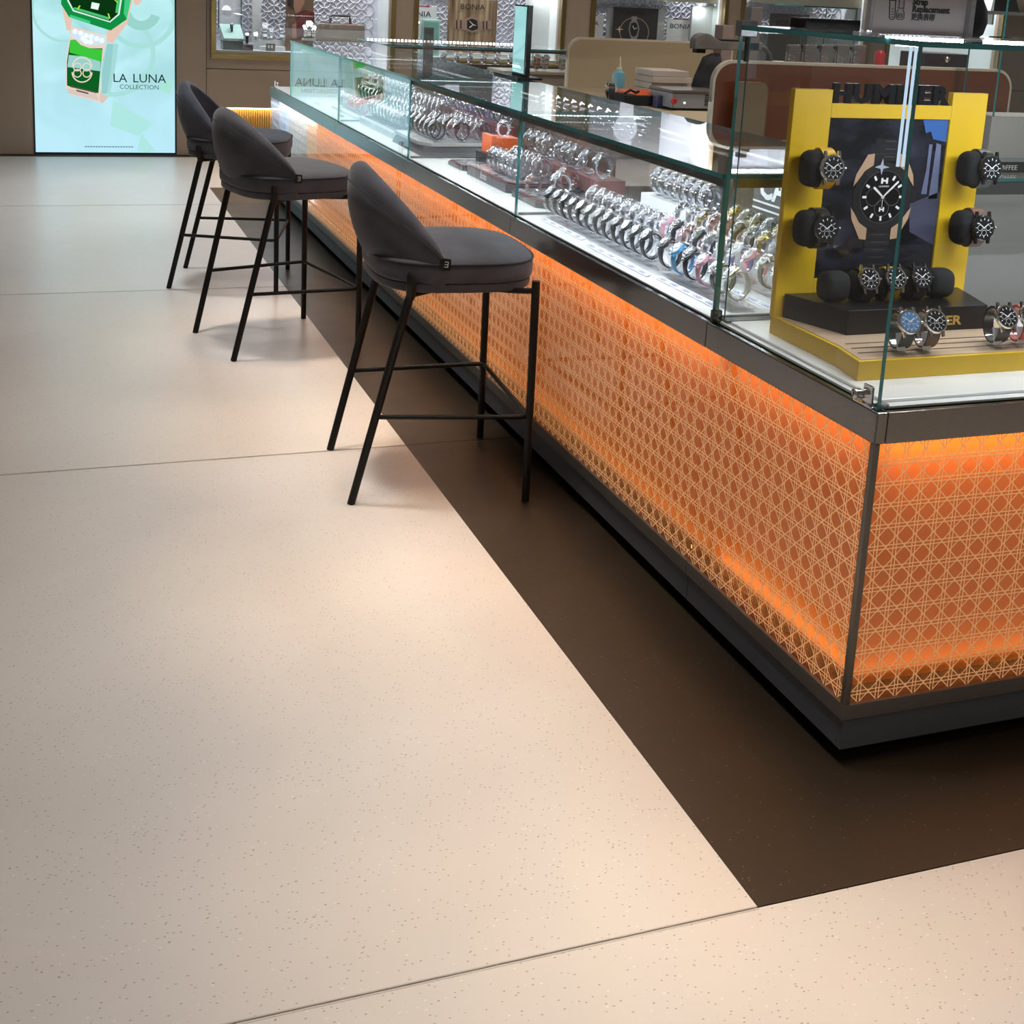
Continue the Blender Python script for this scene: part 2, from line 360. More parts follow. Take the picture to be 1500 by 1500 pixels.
def ink(name, polys, col, parent, lv, s=None, m=None):
    mm = m or emis(name+'_ink%d' % len(MATS), srgb(*col), s or LBS, False)
    for p in polys:
        b = MB()
        for q in (p if isinstance(p[0][0], (tuple, list)) else [p]): b.prism(q, lv*.0006, lv*.0006+.0005, MW)
        part(name, b, mm, parent)
Z = lambda *pts: [lbp(*p) for p in pts][::-1]
def ringpoly(cx, cy, r0, r1, n=40, a0=0, a1=360, f=lbp, sy=1.0):
    A = [math.radians(a0+(a1-a0)*k/n) for k in range(n+1)]; o = []
    for k in range(n): o.append([f(cx+r0*math.cos(A[k]), cy+sy*r0*math.sin(A[k])), f(cx+r1*math.cos(A[k]), cy+sy*r1*math.sin(A[k])), f(cx+r1*math.cos(A[k+1]), cy+sy*r1*math.sin(A[k+1])), f(cx+r0*math.cos(A[k+1]), cy+sy*r0*math.sin(A[k+1]))])
    return [q[::-1] for q in o]
disc = lambda cx, cy, r, n=14, f=lbp: [f(cx+r*math.cos(-2*PI*k/n), cy+r*math.sin(-2*PI*k/n)) for k in range(n)]
ink('swirl', [ringpoly(830, 120, 300, 345), ringpoly(560, 520, 360, 405, a0=-50, a1=110), ringpoly(100, 80, 300, 325, a0=60, a1=200)], (166, 220, 216), LB, 1)
ink('swirl', [ringpoly(830, 100, 100, 190, a0=20, a1=170)], (152, 208, 200), LB, 2)
ink('leaf', [Z((830, 1270), (790, 1440), (870, 1460), (960, 1440)), Z((560, 960), (530, 1200), (800, 1300), (940, 1180))], (172, 228, 222), LB, 1)
ink('leaf', [Z((1010, 800), (1000, 850), (1100, 900), (1140, 760))], (166, 226, 208), LB, 2)
ink('watch_shadow', [Z((500, 420), (450, 700), (450, 900), (500, 890), (540, 640), (560, 420))], (146, 202, 200), LB, 3)
ink('watch_shadow', [Z((540, 420), (520, 640), (480, 890), (530, 890), (580, 640), (610, 420))], (162, 214, 212), LB, 2)
ink('lug', [Z((70, 60), (115, 290), (155, 290), (165, 190)), Z((700, 200), (660, 270), (552, 415), (495, 395), (500, 290)), Z((745, -420), (760, -60), (690, 240), (650, 240), (690, -60)), Z((750, -30), (760, 45), (800, 50), (835, 10), (820, -60))], (226, 196, 178), LB, 4)
ink('bezel', [Z((62, -420), (62, 40), (140, 165), (535, 292), (690, 185), (745, -80), (745, -420), (600, -560), (170, -580))], (18, 140, 66), LB, 5)
ink('bezel_glint', [Z((690, 185), (745, -80), (745, -420), (700, -420), (660, 130)), Z((140, 165), (340, 230), (340, 200), (150, 140))], (64, 200, 128), LB, 6)
ink('dial_rim', [Z((112, -400), (122, 10), (175, 108), (530, 215), (620, 140), (658, -100), (658, -400), (560, -520), (200, -530))], (214, 240, 228), LB, 7)
ink('dial', [Z((128, -400), (136, 4), (184, 96), (526, 202), (606, 132), (640, -100), (640, -400), (550, -505), (210, -515))], (10, 52, 18), LB, 8)
ink('dial_glint', [Z((160, 75), (190, 92), (520, 192), (520, 165), (200, 70)), Z((580, 120), (606, 128), (636, -100), (610, -100))], (70, 190, 110), LB, 9)
ink('date_window', [Z((355, 20), (345, 80), (415, 95), (430, 35))], (228, 246, 236), LB, 10)
ink('index', [Z((215, 85), (235, 50), (248, 55), (228, 90)), Z((505, 130), (520, 175), (534, 180), (518, 128)), Z((570, 0), (600, 30), (604, 22), (578, -8))], (170, 226, 60), LB, 10)
ink('strap', [Z((155, 250), (112, 560), (104, 820), (140, 900), (460, 985), (515, 925), (440, 890), (436, 680), (475, 480), (505, 340))], (232, 208, 196), LB, 5)
ink('diamond_panel', [Z((165, 280), (150, 350), (240, 390), (300, 430), (480, 425), (496, 345))], (205, 226, 236), LB, 6)
ink('diamond', [disc(x, y, 26, 8) for x, y in ((195, 300), (250, 315), (300, 340), (350, 350), (400, 370), (450, 385), (300, 395), (345, 400), (270, 365))], (240, 250, 255), LB, 7)
ink('green_panel', [Z((150, 380), (118, 590), (118, 815), (150, 830), (418, 890), (436, 680), (458, 462), (330, 460), (250, 430), (200, 380))], (14, 92, 34), LB, 6)
ink('green_glint', [Z((150, 380), (140, 500), (440, 590), (456, 470), (330, 462), (250, 432), (200, 382))], (60, 196, 60), LB, 7)
ink('silver_glint', [Z((136, 525), (122, 640), (435, 680), (440, 590), (300, 540))], (150, 206, 200), LB, 7)
em = ringpoly(262, 640, 84, 98, 24, 180, 360) + ringpoly(262, 690, 88, 100, 24, 0, 180)
for sx_ in (-1, 1): em += ringpoly(262+sx_*45, 640, 32, 42, 16) + ringpoly(262+sx_*45, 700, 32, 42, 16)
ink('emblem', [em], (226, 214, 196), LB, 8)
ink('clasp', [Z((125, 845), (400, 900), (420, 960), (130, 890)), Z((430, 890), (515, 925), (460, 988), (430, 970))], (214, 196, 186), LB, 8)
ink('clasp_shade', [Z((205, 855), (325, 885), (322, 900), (210, 872)), Z((150, 820), (400, 880), (400, 892), (150, 832))], (96, 88, 80), LB, 9)
def wtext(body, u0, u1, vbase, y, parent, m, name='lettering', v1=None, bold=0):
    """lettering set on the plane y between the columns u0 and u1"""
    a, b = PY(u0, vbase, y), PY(u1, vbase if v1 is None else v1, y)
    vs_, fs = text_verts(body, 1.0, 0, 'LEFT', 0); wd = max(p[0] for p in vs_)-min(p[0] for p in vs_)
    s = (b.x-a.x)/wd; t = text_mb(body, s, (a.x, y, a.z), (1, 0, 0), (0, 0, 1), extrude=.0006, offset=bold)
    return part(name, t, m, parent)
DKI = emis('dark_green_ink', srgb(14, 50, 46), LBS, False)
a_, b_ = PY(166, 121, YW), PY(241, 121, YW)
wtext('LA', 165, 185, 120, YW-.003, LB, DKI, v1=120.3); wtext('LUNA', 194, 242, 120.5, YW-.003, LB, DKI, v1=121)
wtext('COLLECTION', 175, 232, 130, YW-.003, LB, emis('teal_ink', srgb(40, 96, 90), LBS, False), v1=131)
ink('small_print', [[[(PY(124+k*4, 215, YW).x, PY(124, 215.6, YW).z), (PY(127.2+k*4, 215, YW).x, PY(124, 215.6, YW).z), (PY(127.2+k*4, 215, YW).x, PY(124, 214, YW).z), (PY(124+k*4, 215, YW).x, PY(124, 214, YW).z)] for k in range(18)]], (96, 140, 150), LB, 1)

# --- windows of the far wall
RINGM = mat('ring_relief', (.56, .55, .62), .5); BACKD = mat('lilac_backdrop', (.74, .75, .84), .55); WPANEL = mat('white_panel', (.72, .75, .75), .5)
win_objs = []
for i, (a, b) in enumerate(WIN):
    W = MB(); fw = .038
    W.box((a-fw, YW-.022, WZ0-fw), (b+fw, YW+.002, WZ0)).box((a-fw, YW-.022, WZ1), (b+fw, YW+.002, WZ1+fw)).box((a-fw, YW-.022, WZ0), (a, YW+.002, WZ1)).box((b, YW-.022, WZ0), (b+fw, YW+.002, WZ1))
    W.box((a-.012, YW+.002, WZ0-.004), (b+.012, YW+.08, WZ0+.006))
    wo = struct('window_%d' % (i+1), W, GOLD, bevel=.004); win_objs.append(wo)
    cb = MB().box((a-.02, YW+.08, WZ0), (b+.02, YW+WD, WZ0+.022))
    part('window_floor', cb, WPANEL, wo)
    part('window_side', MB().box((a-.03, YW+.08, WZ0), (a-.005, YW+WD, WZ1)).box((b+.005, YW+.08, WZ0), (b+.03, YW+WD, WZ1)).box((a-.03, YW+.08, WZ1), (b+.03, YW+WD, WZ1+.02)), WPANEL, wo)
    part('backdrop', MB().box((a-.02, YW+WD, WZ0), (b+.02, YW+WD+.02, WZ1)), BACKD if i < 4 else WPANEL, wo)
    if i < 4:
        rg = MB(); r = .052; zz = WZ0+.06; odd = 0
        while zz < 1.62:
            xx = a+.05+(r*.95 if odd else 0)
            while xx < b-.04:
                rg.tube([(xx+r*math.cos(2*PI*k/20), YW+WD-.004, zz+r*math.sin(2*PI*k/20)) for k in range(20)], .0042, 4, closed=True); xx += r*1.9
            zz += r*.95; odd = 1-odd
        part('ring_relief', rg, RINGM, wo, stuff=True)
    part('pane', MB().pane((a, YW+.03, WZ0+.006), (b, YW+.036, WZ1), 1), [GLASS, EDGE], wo)
    area('window_lamp', ((a+b)/2, YW+.13, WZ1-.03), b-a-.1, 24, (.93, .96, 1), ((a+b)/2, YW+.20, 0), .06)
YB = YW+.30
def wboard(wi, u0, u1, v0, v1, y, m, name='board', th=.012):
    p, q = PY(u0, v0, y), PY(u1, v1, y)
    return part(name, MB().box((p.x, y, q.z), (q.x, y+th, p.z)), m, win_objs[wi])
wboard(0, 372, 382, -260, 78, YW+.33, WPANEL, 'white_column'); wboard(1, 786, 816, -260, 92, YW+.25, WPANEL, 'white_panel', .03); wboard(2, 1015, 1059, 8, 92, YW+.2, WPANEL, 'white_panel', .03)
wboard(2, 890, 901, 12, 62, YW+.29, WPANEL, 'white_panel'); wboard(2, 960, 972, 14, 62, YW+.29, WPANEL, 'white_panel')
wboard(2, 866, 1060, -12, 6, YW+.12, mat('soffit', (.62, .60, .50), .6), 'soffit', .2); wboard(3, 1100, 1275, -14, 13, YW+.12, MATS['soffit'], 'soffit', .2)
for u in (1026, 1049):
    p = PY(u, 8, YW+.17); part('spot_bead', MB().lathe([(.012, 0), (.012, .006)], 12, Matrix.Translation(p)), emis('spot_glow', (.9, 1, 1), 6, False), win_objs[2])
    area('spot_lamp', (p.x, p.y, p.z-.01), .02, .5, (.9, 1, 1))
for u in (788+4, 810):
    p = PY(u, 1, YW+.23); area('spot_lamp', (p.x, p.y, p.z+.06), .02, .5, (.9, 1, 1))

# ------------------------------------------------------------------ watches
def strapM(name, rgb, rough=.45, metal=0): return mat(name, rgb, rough, metal)
SM = dict(black=strapM('black_resin', (.014, .014, .016), .35), silver=strapM('silver_bracelet', (.72, .73, .76), .16, 1), white=strapM('white_resin', (.75, .76, .8), .3),
          pink=strapM('pink_resin', (.75, .36, .45), .35), blue=strapM('blue_resin', (.08, .36, .66), .35), purple=strapM('purple_resin', (.18, .14, .38), .35), rose=strapM('rose_bracelet', (.66, .42, .36), .2, .9),
          gold=strapM('gold_bracelet', (.66, .52, .22), .2, 1), brown=strapM('brown_leather', (.13, .055, .03), .55), green=strapM('green_leather', (.018, .032, .026), .5), red=strapM('red_resin', (.6, .06, .04), .35), yellow=strapM('yellow_resin', (.75, .42, .01), .4), grey=strapM('grey_resin', (.12, .13, .13), .4))
DM = dict(black=mat('black_dial', (.012, .013, .016), .12), white=mat('silver_dial', (.6, .62, .66), .15), lcd=mat('grey_lcd', (.20, .22, .18), .15), brown=mat('brown_dial', (.10, .035, .03), .15), blue=mat('blue_dial', (.10, .22, .40), .1), yellow=mat('yellow_dial', (.65, .5, .06), .2))
_wm = {}
def wmesh(key, fn):
    if key not in _wm: _wm[key] = fn()
    return _wm[key]
def ringpt(t, a, b, h): return Vector((a*math.cos(t), 0, h+b*math.sin(t)))
def watch_meshes(strap, dial, shape, ang, big, film):
    a, b, h, wd = (.029, .034, .041, .020) if not big else (.030, .037, .044, .027)
    A = math.radians(ang)
    def mk_strap():
        m = MB(); n = 30; gap = math.radians(24)
        vs_, fs = [], []
        for i in range(n+1):
            t = A+gap+(2*PI-2*gap)*i/n; th = .0034; bump = .0008*(i % 2) if strap in ('silver', 'gold', 'rose') else 0
            taper = wd/2*(1-.18*math.sin(PI*i/n))
            for dr, dy in ((bump, -1), (bump, 1), (-th, 1), (-th, -1)):
                p = ringpt(t, a+dr, b+dr, h); vs_.append((p.x, dy*taper, p.z))
        for i in range(n):
            for k in range(4): fs.append((i*4+k, i*4+(k+1) % 4, i*4+4+(k+1) % 4, i*4+4+k))
        fs += [(0, 1, 2, 3)[::-1], tuple(n*4+k for k in range(4))]
        return m.add(vs_, fs).mesh('strap', SM[strap], 50)
    c = ringpt(A, a, b, h); nrm = Vector((math.cos(A)/a, 0, math.sin(A)/b)).normalized(); M = frameM(c - nrm*.003, (0, -1, 0), nrm.cross(Vector((0, -1, 0)))); R = .0245 if big else .0165
    cm = {'black': SM['black'], 'blue': SM['blue'], 'pink': SM['pink'], 'purple': SM['white']}.get(strap, SM['gold'] if strap == 'gold' else SM['rose'] if strap == 'rose' else SM['silver'])
    if big: cm = mat('gunmetal', (.16, .16, .17), .18, 1) if (big == 2 and strap in ('black', 'brown')) else CHROME
    if shape == 'round':
        oct_ = 8 if big == 2 else 20
        def mk_case():
            m = MB().lathe([(R*.86, 0), (R, .002), (R, .007), (R*.93, .0098), (R*.84, .0098), (R*.82, .0088)], oct_ if oct_ > 8 else 12, M)
            for sx_ in (-1, 1):
                for sy_ in (-1, 1): m.prism([(sx_*R*.42, sy_*R*.6), (sx_*R*.70, sy_*R*.6), (sx_*R*.62, sy_*R*1.22), (sx_*R*.46, sy_*R*1.22)][::(1 if sx_*sy_ > 0 else -1)], .001, .006, M)
            return m.mesh('watch_case', cm, 35)
        def mk_dial(): return MB().lathe([(R*.82, .0086), (R*.82, .0090)], 20, M).mesh('dial', DM[dial])
        def mk_hands():
            m = MB(); z0, z1 = .0091, .0095
            for k in range(12):
                t = 2*PI*k/12; q = Matrix.Rotation(t, 4, 'Z'); m.prism([(-.0006, R*.58), (.0006, R*.58), (.0006, R*.74), (-.0006, R*.74)], z0, z1, M @ q)
            for t, l, wv in ((-.9, .5, .0009), (.95, .66, .0007)): m.prism([(-wv, -.002), (wv, -.002), (wv*.6, R*l), (-wv*.6, R*l)], z0, z1+.0002, M @ Matrix.Rotation(t, 4, 'Z'))
            if big:
                for dx, dy in ((-.35, 0), (.35, 0), (0, -.38)):
                    m.tube([M @ Vector((R*dx+R*.21*math.cos(2*PI*q/14), R*dy+R*.21*math.sin(2*PI*q/14), z0+.0002)) for q in range(14)], .0004, 4, closed=True)
            return m.mesh('hands', WPRINT if dial != 'white' else INK)
    else:
        def mk_case(): return MB().prism(rounded(-R*.95, -R*1.12, R*.95, R*1.12, R*.4, 3), 0, .0085, M).mesh('watch_case', cm, 35)
        def mk_dial(): return MB().prism(rounded(-R*.66, -R*.72, R*.66, R*.72, R*.2, 2), .0084, .0089, M).mesh('dial', DM[dial])
        def mk_hands():
            m = MB()
            for k, x in enumerate((-.42, -.18, .12, .36)): m.prism([(R*x, -R*.2), (R*(x+.16), -R*.2), (R*(x+.16), R*.2), (R*x, R*.2)], .0089, .0091, M)
            return m.mesh('digits', INK if dial == 'lcd' else WPRINT)
    def mk_crown(): return MB().lathe([(.0022, 0), (.0028, .001), (.0028, .004), (.002, .0045)], 8, M @ Matrix.Translation((R*.98, 0, .0045)) @ Matrix.Rotation(PI/2, 4, 'Y')).mesh('crown', cm, 40)
    def mk_stand():
        m = MB(); n = 20; vs_, fs = [], []
        for i in range(n+1):
            t = A-math.radians(60)-math.radians(240)*i/n
            for dr, dy in ((-.0045, -1), (-.0045, 1), (-.0075, 1), (-.0075, -1)):
                p = ringpt(t, a+dr, b+dr, h); vs_.append((p.x, dy*wd*.46, p.z))
        for i in range(n):
            for k in range(4): fs.append((i*4+k, i*4+(k+1) % 4, i*4+4+(k+1) % 4, i*4+4+k))
        m.add(vs_, fs); m.box((-.013, -.011, 0), (.013, .011, .003)).box((-.003, -.006, .003), (.003, .006, .0125))
        return m.mesh('stand', ACRYL, 50)
    def mk_film():
        m = MB(); n, k2 = 22, 5; rnd = random.Random(3); vs_, fs = [], []
        for i in range(n):
            t = 2*PI*i/n
            for k in range(k2):
                jr = .0055+rnd.uniform(-.002, .0035)+(.006 if abs(((t-A+PI) % (2*PI))-PI) < .7 else 0)
                p = ringpt(t, a+jr, b+jr, h); vs_.append((p.x, wd*1.15*(k/(k2-1)-.5)+rnd.uniform(-.0015, .0015), max(p.z, .002)))
        for i in range(n):
            for k in range(k2-1): j = (i+1) % n; fs.append((i*k2+k, i*k2+k+1, j*k2+k+1, j*k2+k))
        return m.add(vs_, fs).mesh('plastic_film', FILM, 60)
    K = (strap, dial, shape, ang, big)
    out = [('strap', wmesh(('s', strap, ang, big), mk_strap), 0), ('watch_case', wmesh(('c',)+K, mk_case), 0), ('dial', wmesh(('d',)+K, mk_dial), 1), ('hands' if shape == 'round' else 'digits', wmesh(('h',)+K, mk_hands), 1), ('crown', wmesh(('k',)+K, mk_crown), 0)]
    return out, wmesh(('t', ang, big), mk_stand), (wmesh(('f', ang, big), mk_film) if film else None)
def watch(loc, label, group, strap='silver', dial='black', shape='round', ang=128, rz=0., big=0, stand=True, film=True, scale=1.0, tag=False):
    t = thing('wrist_watch', label, 'watch', loc, rz, group); t.scale = (scale,)*3
    parts, st, fl = watch_meshes(strap, dial, shape, ang, big, film); case = None
    for nm, me, lv in parts:
        o = link(nm, me, case if lv else t)
        if nm == 'watch_case': case = o
    if stand: link('stand', st, t)
    if fl: link('plastic_film', fl, t)
    if tag:
        def mk():
            m = MB(); Mx = frameM((-.012, .006, .030), (.25, 1, 0), (.35, 0, .94)); m.prism([(-.008, -.024), (.008, -.024), (.008, .010), (-.008, .010)], 0, .0005, Mx)
            for k in range(4): m.prism([(-.005, -.018+k*.005), (.005, -.018+k*.005), (.005, -.0155+k*.005), (-.005, -.0155+k*.005)], .0005, .0008, Mx, 1)
            return m.mesh('price_tag', [CARD, INK])
        link('price_tag', wmesh('tag', mk), t)
    return t
ORD = ['first', 'second', 'third', 'fourth', 'fifth', 'sixth', 'seventh', 'eighth', 'ninth', 'tenth', 'eleventh', 'twelfth', 'thirteenth', 'fourteenth']
def row(x, ys, z, desc, where, group, styles, film=True, ang=128, scale=1.0, jit=.0, rz=0):
    """desc: adjective per style tuple; ordinals counted from the near end"""
    for k, y in enumerate(ys):
        s = styles[k % len(styles)] if isinstance(styles, list) else styles
        d = s.get('d', desc); kw = {q: v for q, v in s.items() if q != 'd'}
        watch((x+random.uniform(-jit, jit), y, z), f'{ORD[k]} from near end, {d}, {where}', group, film=film, ang=ang, scale=scale, rz=rz+random.uniform(-.06, .06), **kw)

# ------------------------------------------------------------------ the glass counter
ZL0, ZL1, ZF0, ZB, ZP, DK = .098, .129, .624, .681, .035, .684
J = [.614, 1.864, 3.105, 4.379, 5.66, 6.282]
def webbing(L, H, p=.04):
    """octagon cane weave as real strands in local s (0..L), t (0..H), depth n"""
    m = MB(); wv, th = .00095, .0002
    def strip(a, b, n0):
        d = Vector((b[0]-a[0], b[1]-a[1], 0)); l = d.length
        if l < .004: return
        d /= l; q = Vector((-d.y, d.x, 0))*wv
        A, B = Vector((a[0], a[1], 0)), Vector((b[0], b[1], 0))
        m.hexa([A-q+Vector((0,0,n0)), A+q+Vector((0,0,n0)), B+q+Vector((0,0,n0)), B-q+Vector((0,0,n0)), A-q+Vector((0,0,n0+2*th)), A+q+Vector((0,0,n0+2*th)), B+q+Vector((0,0,n0+2*th)), B-q+Vector((0,0,n0+2*th))])
    s0, t0 = .02, .018
    k = 0
    while s0+k*p < L:
        for e in (-.0034, .0034):
            s = s0+k*p+e
            if 0 < s < L: strip((s, 0), (s, H), 0)
        k += 1
    k = 0
    while t0+k*p < H:
        for e in (-.0034, .0034):
            t = t0+k*p+e
            if 0 < t < H: strip((0, t), (L, t), .0004)
        k += 1
    def clip(c, sg):      # t = sg*s + c
        pts = []
        for s in (0, L):
            t = sg*s+c
            if -1e-9 <= t <= H+1e-9: pts.append((s, t))
        for t in (0, H):
            s = sg*(t-c)
            if 1e-6 < s < L-1e-6: pts.append((s, t))
        if len(pts) >= 2:
            pts.sort(); strip(pts[0], pts[-1], .0008 if sg > 0 else .0012)
    n0 = int(L/p)+2
    for k in range(-n0, n0+int(H/p)+2): clip((t0-s0)+(k+.5)*p, 1); clip((t0+s0)+(k+.5)*p, -1)
    return m
def mapmb(m, o, su, tu, nu):
    o, su, tu, nu = Vector(o), Vector(su), Vector(tu), Vector(nu)
    m.v = [tuple(o+su*p[0]+tu*p[1]+nu*p[2]) for p in m.v]; return m
def bead_strip(name, p0, p1, parent, sp=.011, r=.0028, m=None):
    p0, p1 = Vector(p0), Vector(p1); L = (p1-p0).length; n = int(L/sp); b = MB()
    for k in range(n):
        c = p0.lerp(p1, (k+.5)/n); b.box(c-Vector((r, r, .0016)), c+Vector((r, r, .0016)))
    return part(name, b, m or LEDW, parent, stuff=True)
DARK = mat('carcass_dark', (.10, .095, .09), .6); ALU = mat('led_profile', (.19, .20, .20), .35, .6)
AMB = (1, .60, .20)
def left_unit(name, label, k, amber=True):
    y0, y1 = J[k], J[k+1]; a, b = y0+.0008, y1-.0008; ym = (y0+y1)/2; L = b-a
    t = thing(name, label, 'display case', (.25, ym, 0), 0, 'showcases of the glass counter')
    part('toe_kick', MB().box((.06, a, 0), (.48, b, ZP)), TOE, t)
    part('plinth', MB().box((.0074, a, ZP), (.066, b, ZL0)), PLINTH, t, bevel=.001)
    part('ledge', MB().box((0, a, ZL0), (.066, b, ZL1)), BRONZE, t, bevel=.0012)
    SP = 5.10 if k == 3 else None
    runs = [(a, b, amber)] if SP is None else [(a, SP, True), (SP, b, False)]
    for ra, rb, am in runs:
        sk = .035 if SP else 0; ea, eb = (ra+(sk if ra == SP else 0), ra-(sk if ra == SP else 0)), (rb+(sk if rb == SP else 0), rb-(sk if rb == SP else 0))
        part('backing_panel', MB().hexa([(.058, ea[0], ZL1), (.064, ea[0], ZL1), (.064, eb[0], ZL1), (.058, eb[0], ZL1), (.058, ea[1], ZF0), (.064, ea[1], ZF0), (.064, eb[1], ZF0), (.058, eb[1], ZF0)]), AMBER if am else PALE, t)
        wb = webbing(rb-ra, ZF0-ZL1); mapmb(wb, (.0075, rb, ZL1), (0, -1, 0), (0, 0, 1), (-1, 0, 0))
        part('cane_webbing', wb, CANE if am else CANEW, t, stuff=True)
    part('front_sheet', MB().box((.009, a, ZL1), (.012, b, ZF0)), SHEET if amber else CLEARSHEET, t)
    part('carcass', MB().box((.066, a, ZP), (.495, b, .664)), DARK, t)
    part('fascia', MB().box((0, a, ZF0), (.022, b, ZB)), STEEL, t, bevel=.0012)
    part('deck', MB().box((.022, a, .664), (.50, b, DK)), WHITE, t)
    for ra, rb, am in runs:
        part('light_strip', MB().box((.030, ra+.02, .612), (.040, rb-.02, .619)), LEDWARM if am else LEDW, t); q = rb-ra-.03; rm = (ra+rb)/2
        area('cane_lamp', (.034, rm, .606), q, 0.65*q if am else 2.6*q, AMB if am else (.80, .90, 1), (.052, rm, .2), .012)
        area('cane_lamp', (.034, rm, .140), q, .22*q if am else 1.3*q, AMB if am else (.80, .90, 1), (.052, rm, .6), .012)
    return t
def glass_top(t, k):
    y0, y1 = J[k], J[k+1]; a, b = y0+.0008, y1-.0008
    part('front_pane', MB().pane((.012, a, ZB), (.020, b, .990), 0), [GLASS, EDGE], t)
    part('end_pane', MB().pane((.021, a, DK), (.497, a+.008, .990), 1), [GLASS, EDGE], t)
    part('top_pane', MB().pane((.008, a, .990), (.508, b, 1.0), 2), [GLASS, EDGE], t)
    part('rear_pane', MB().pane((.492, a+.01, DK), (.498, b, .990), 0), [GLASS, EDGE], t)
    part('light_profile', MB().box((.0215, a+.009, .970), (.034, b-.003, .9895)), ALU, t)
    part('end_track', MB().box((.03, a+.009, DK), (.49, a+.016, DK+.006)), ALU, t)
    bead_strip('bead_strip', (.06, a+.022, .986), (.46, a+.022, .986), t)
    ym = (a+b)/2
    area('case_lamp', (.045, ym, .966), b-a-.1, 4.8, COOL, (.30, ym, .70), .02)
    area('case_lamp', (.455, ym, .975), b-a-.1, 2.2, COOL, (.25, ym, .70), .02)
places = ['nearest the tall corner case', 'second from the tall corner case', 'behind the middle stool', 'behind the farthest stool']
units = []
for k in range(4):
    t = left_unit('low_showcase', f'low glass showcase with lit amber cane front, {places[k]}', k); glass_top(t, k); units.append(t)
part('light_profile', MB().box((.040, .6160, .970), (.49, .6225, .9895)), mat('yellow_reflection_profile', (.32, .25, .05), .35), units[0])  # ochre colour paints in the yellow display's reflection on this profile
e = left_unit('counter_end', 'short end cabinet of the glass counter with pale lit cane front', 4, False)
part('lock', MB().lathe([(.009, 0), (.011, .003), (.011, .018), (.007, .02)], 14, frameM((.02, 6.22, .70), (0, 1, 0), (0, 0, 1))).box((.015, 6.205, ZB), (.022, 6.235, .722)), CHROME, e, smooth=40)
part('far_pane', MB().pane((.021, 5.668, DK), (.497, 5.676, .99), 1), [GLASS, EDGE], e)
# tall corner case
XR = 2.4
T = thing('tall_showcase', 'tall glass corner showcase holding the yellow watch display, amber cane below', 'display case', (1.2, .30, 0), 0, 'showcases of the glass counter')
a, b = .0, .613
part('toe_kick', MB().box((.06, .06, 0), (XR, .58, ZP)), TOE, T)
part('plinth', MB().box((.0074, .0074, ZP), (XR, b, ZL0)), PLINTH, T, bevel=.001)
part('ledge', MB().box((0, 0, ZL0), (XR, b, ZL1)), BRONZE, T, bevel=.0012)
part('backing_panel', MB().box((.058, .066, ZL1), (.064, b, ZF0)).box((.058, .060, ZL1), (XR, .066, ZF0)), AMBER, T)
wb = webbing(b-.012, ZF0-ZL1); mapmb(wb, (.0075, b, ZL1), (0, -1, 0), (0, 0, 1), (-1, 0, 0)); part('cane_webbing', wb, CANE, T, stuff=True)
wb = webbing(XR-.014, ZF0-ZL1); mapmb(wb, (.014, .0075, ZL1), (1, 0, 0), (0, 0, 1), (0, -1, 0)); part('cane_webbing', wb, CANE, T, stuff=True)
part('front_sheet', MB().box((.009, .013, ZL1), (.012, b, ZF0)), SHEET, T)
part('front_sheet', MB().box((.013, .009, ZL1), (XR, .012, ZF0)), SHEET, T)
part('corner_post', MB().box((0, 0, ZL1), (.0125, .0125, ZF0)), mat('post_steel', (.16, .145, .125), .35, .8), T, bevel=.001)
part('carcass', MB().box((.066, .068, ZP), (XR, b, .664)), DARK, T)
part('fascia', MB().box((0, 0, ZF0), (.022, b, ZB)), STEEL, T, bevel=.0025)
part('fascia', MB().box((.0225, 0, ZF0), (XR, .022, ZB)), STEEL, T, bevel=.0012)
part('deck', MB().box((.0225, .0225, .664), (XR, b, DK)), WHITE, T)
part('raised_deck', MB().box((.036, .042, DK), (XR, .575, .690)), WHITE, T, bevel=.002)
part('light_strip', MB().box((.06, .030, .612), (XR-.02, .040, .619)), LEDWARM, T)
area('cane_lamp', (1.2, .034, .606), XR-.1, 2.6, AMB, (1.2, .052, .2), .012)
area('cane_lamp', (1.2, .034, .140), XR-.1, .9, AMB, (1.2, .052, .6), .012)
area('cane_lamp', (.034, .33, .606), .5, .4, AMB, (.052, .33, .2), .012)
area('cane_lamp', (.034, .33, .140), .5, .3, AMB, (.052, .33, .6), .012)
part('side_pane', MB().pane((.012, .021, ZB), (.020, .602, 1.299), 0), [GLASS, EDGE], T)
part('front_pane', MB().pane((.012, .012, ZB), (XR, .020, 1.299), 1), [GLASS, EDGE], T)
part('top_pane', MB().pane((.008, .008, 1.299), (XR, .606, 1.3085), 2), [GLASS, EDGE], T)
part('rear_pane', MB().pane((.030, .590, .69), (XR, .596, 1.295), 1), [GLASS, EDGE], T)
part('rear_track', MB().box((.03, .582, DK), (XR, .605, .690)), ALU, T)
part('light_profile', MB().box((.55, .021, 1.282), (XR, .036, 1.2985)), ALU, T)
bead_strip('bead_strip', (.06, .15, 1.296), (XR-.05, .15, 1.296), T, .0125, .003)
area('case_lamp', (1.2, .07, 1.285), XR-.2, 12, COOL, (1.2, .30, .69), .03)
for u0, u1 in ((1296, 1412), (1440, 1520)): bead_strip('bead_strip', (PY(u0, 55, .10).x, .10, 1.3105), (PY(u1, 60, .10).x, .10, 1.3105), T, .0095, .0022)  # glowing beads added on the top glass to imitate a row of light dots
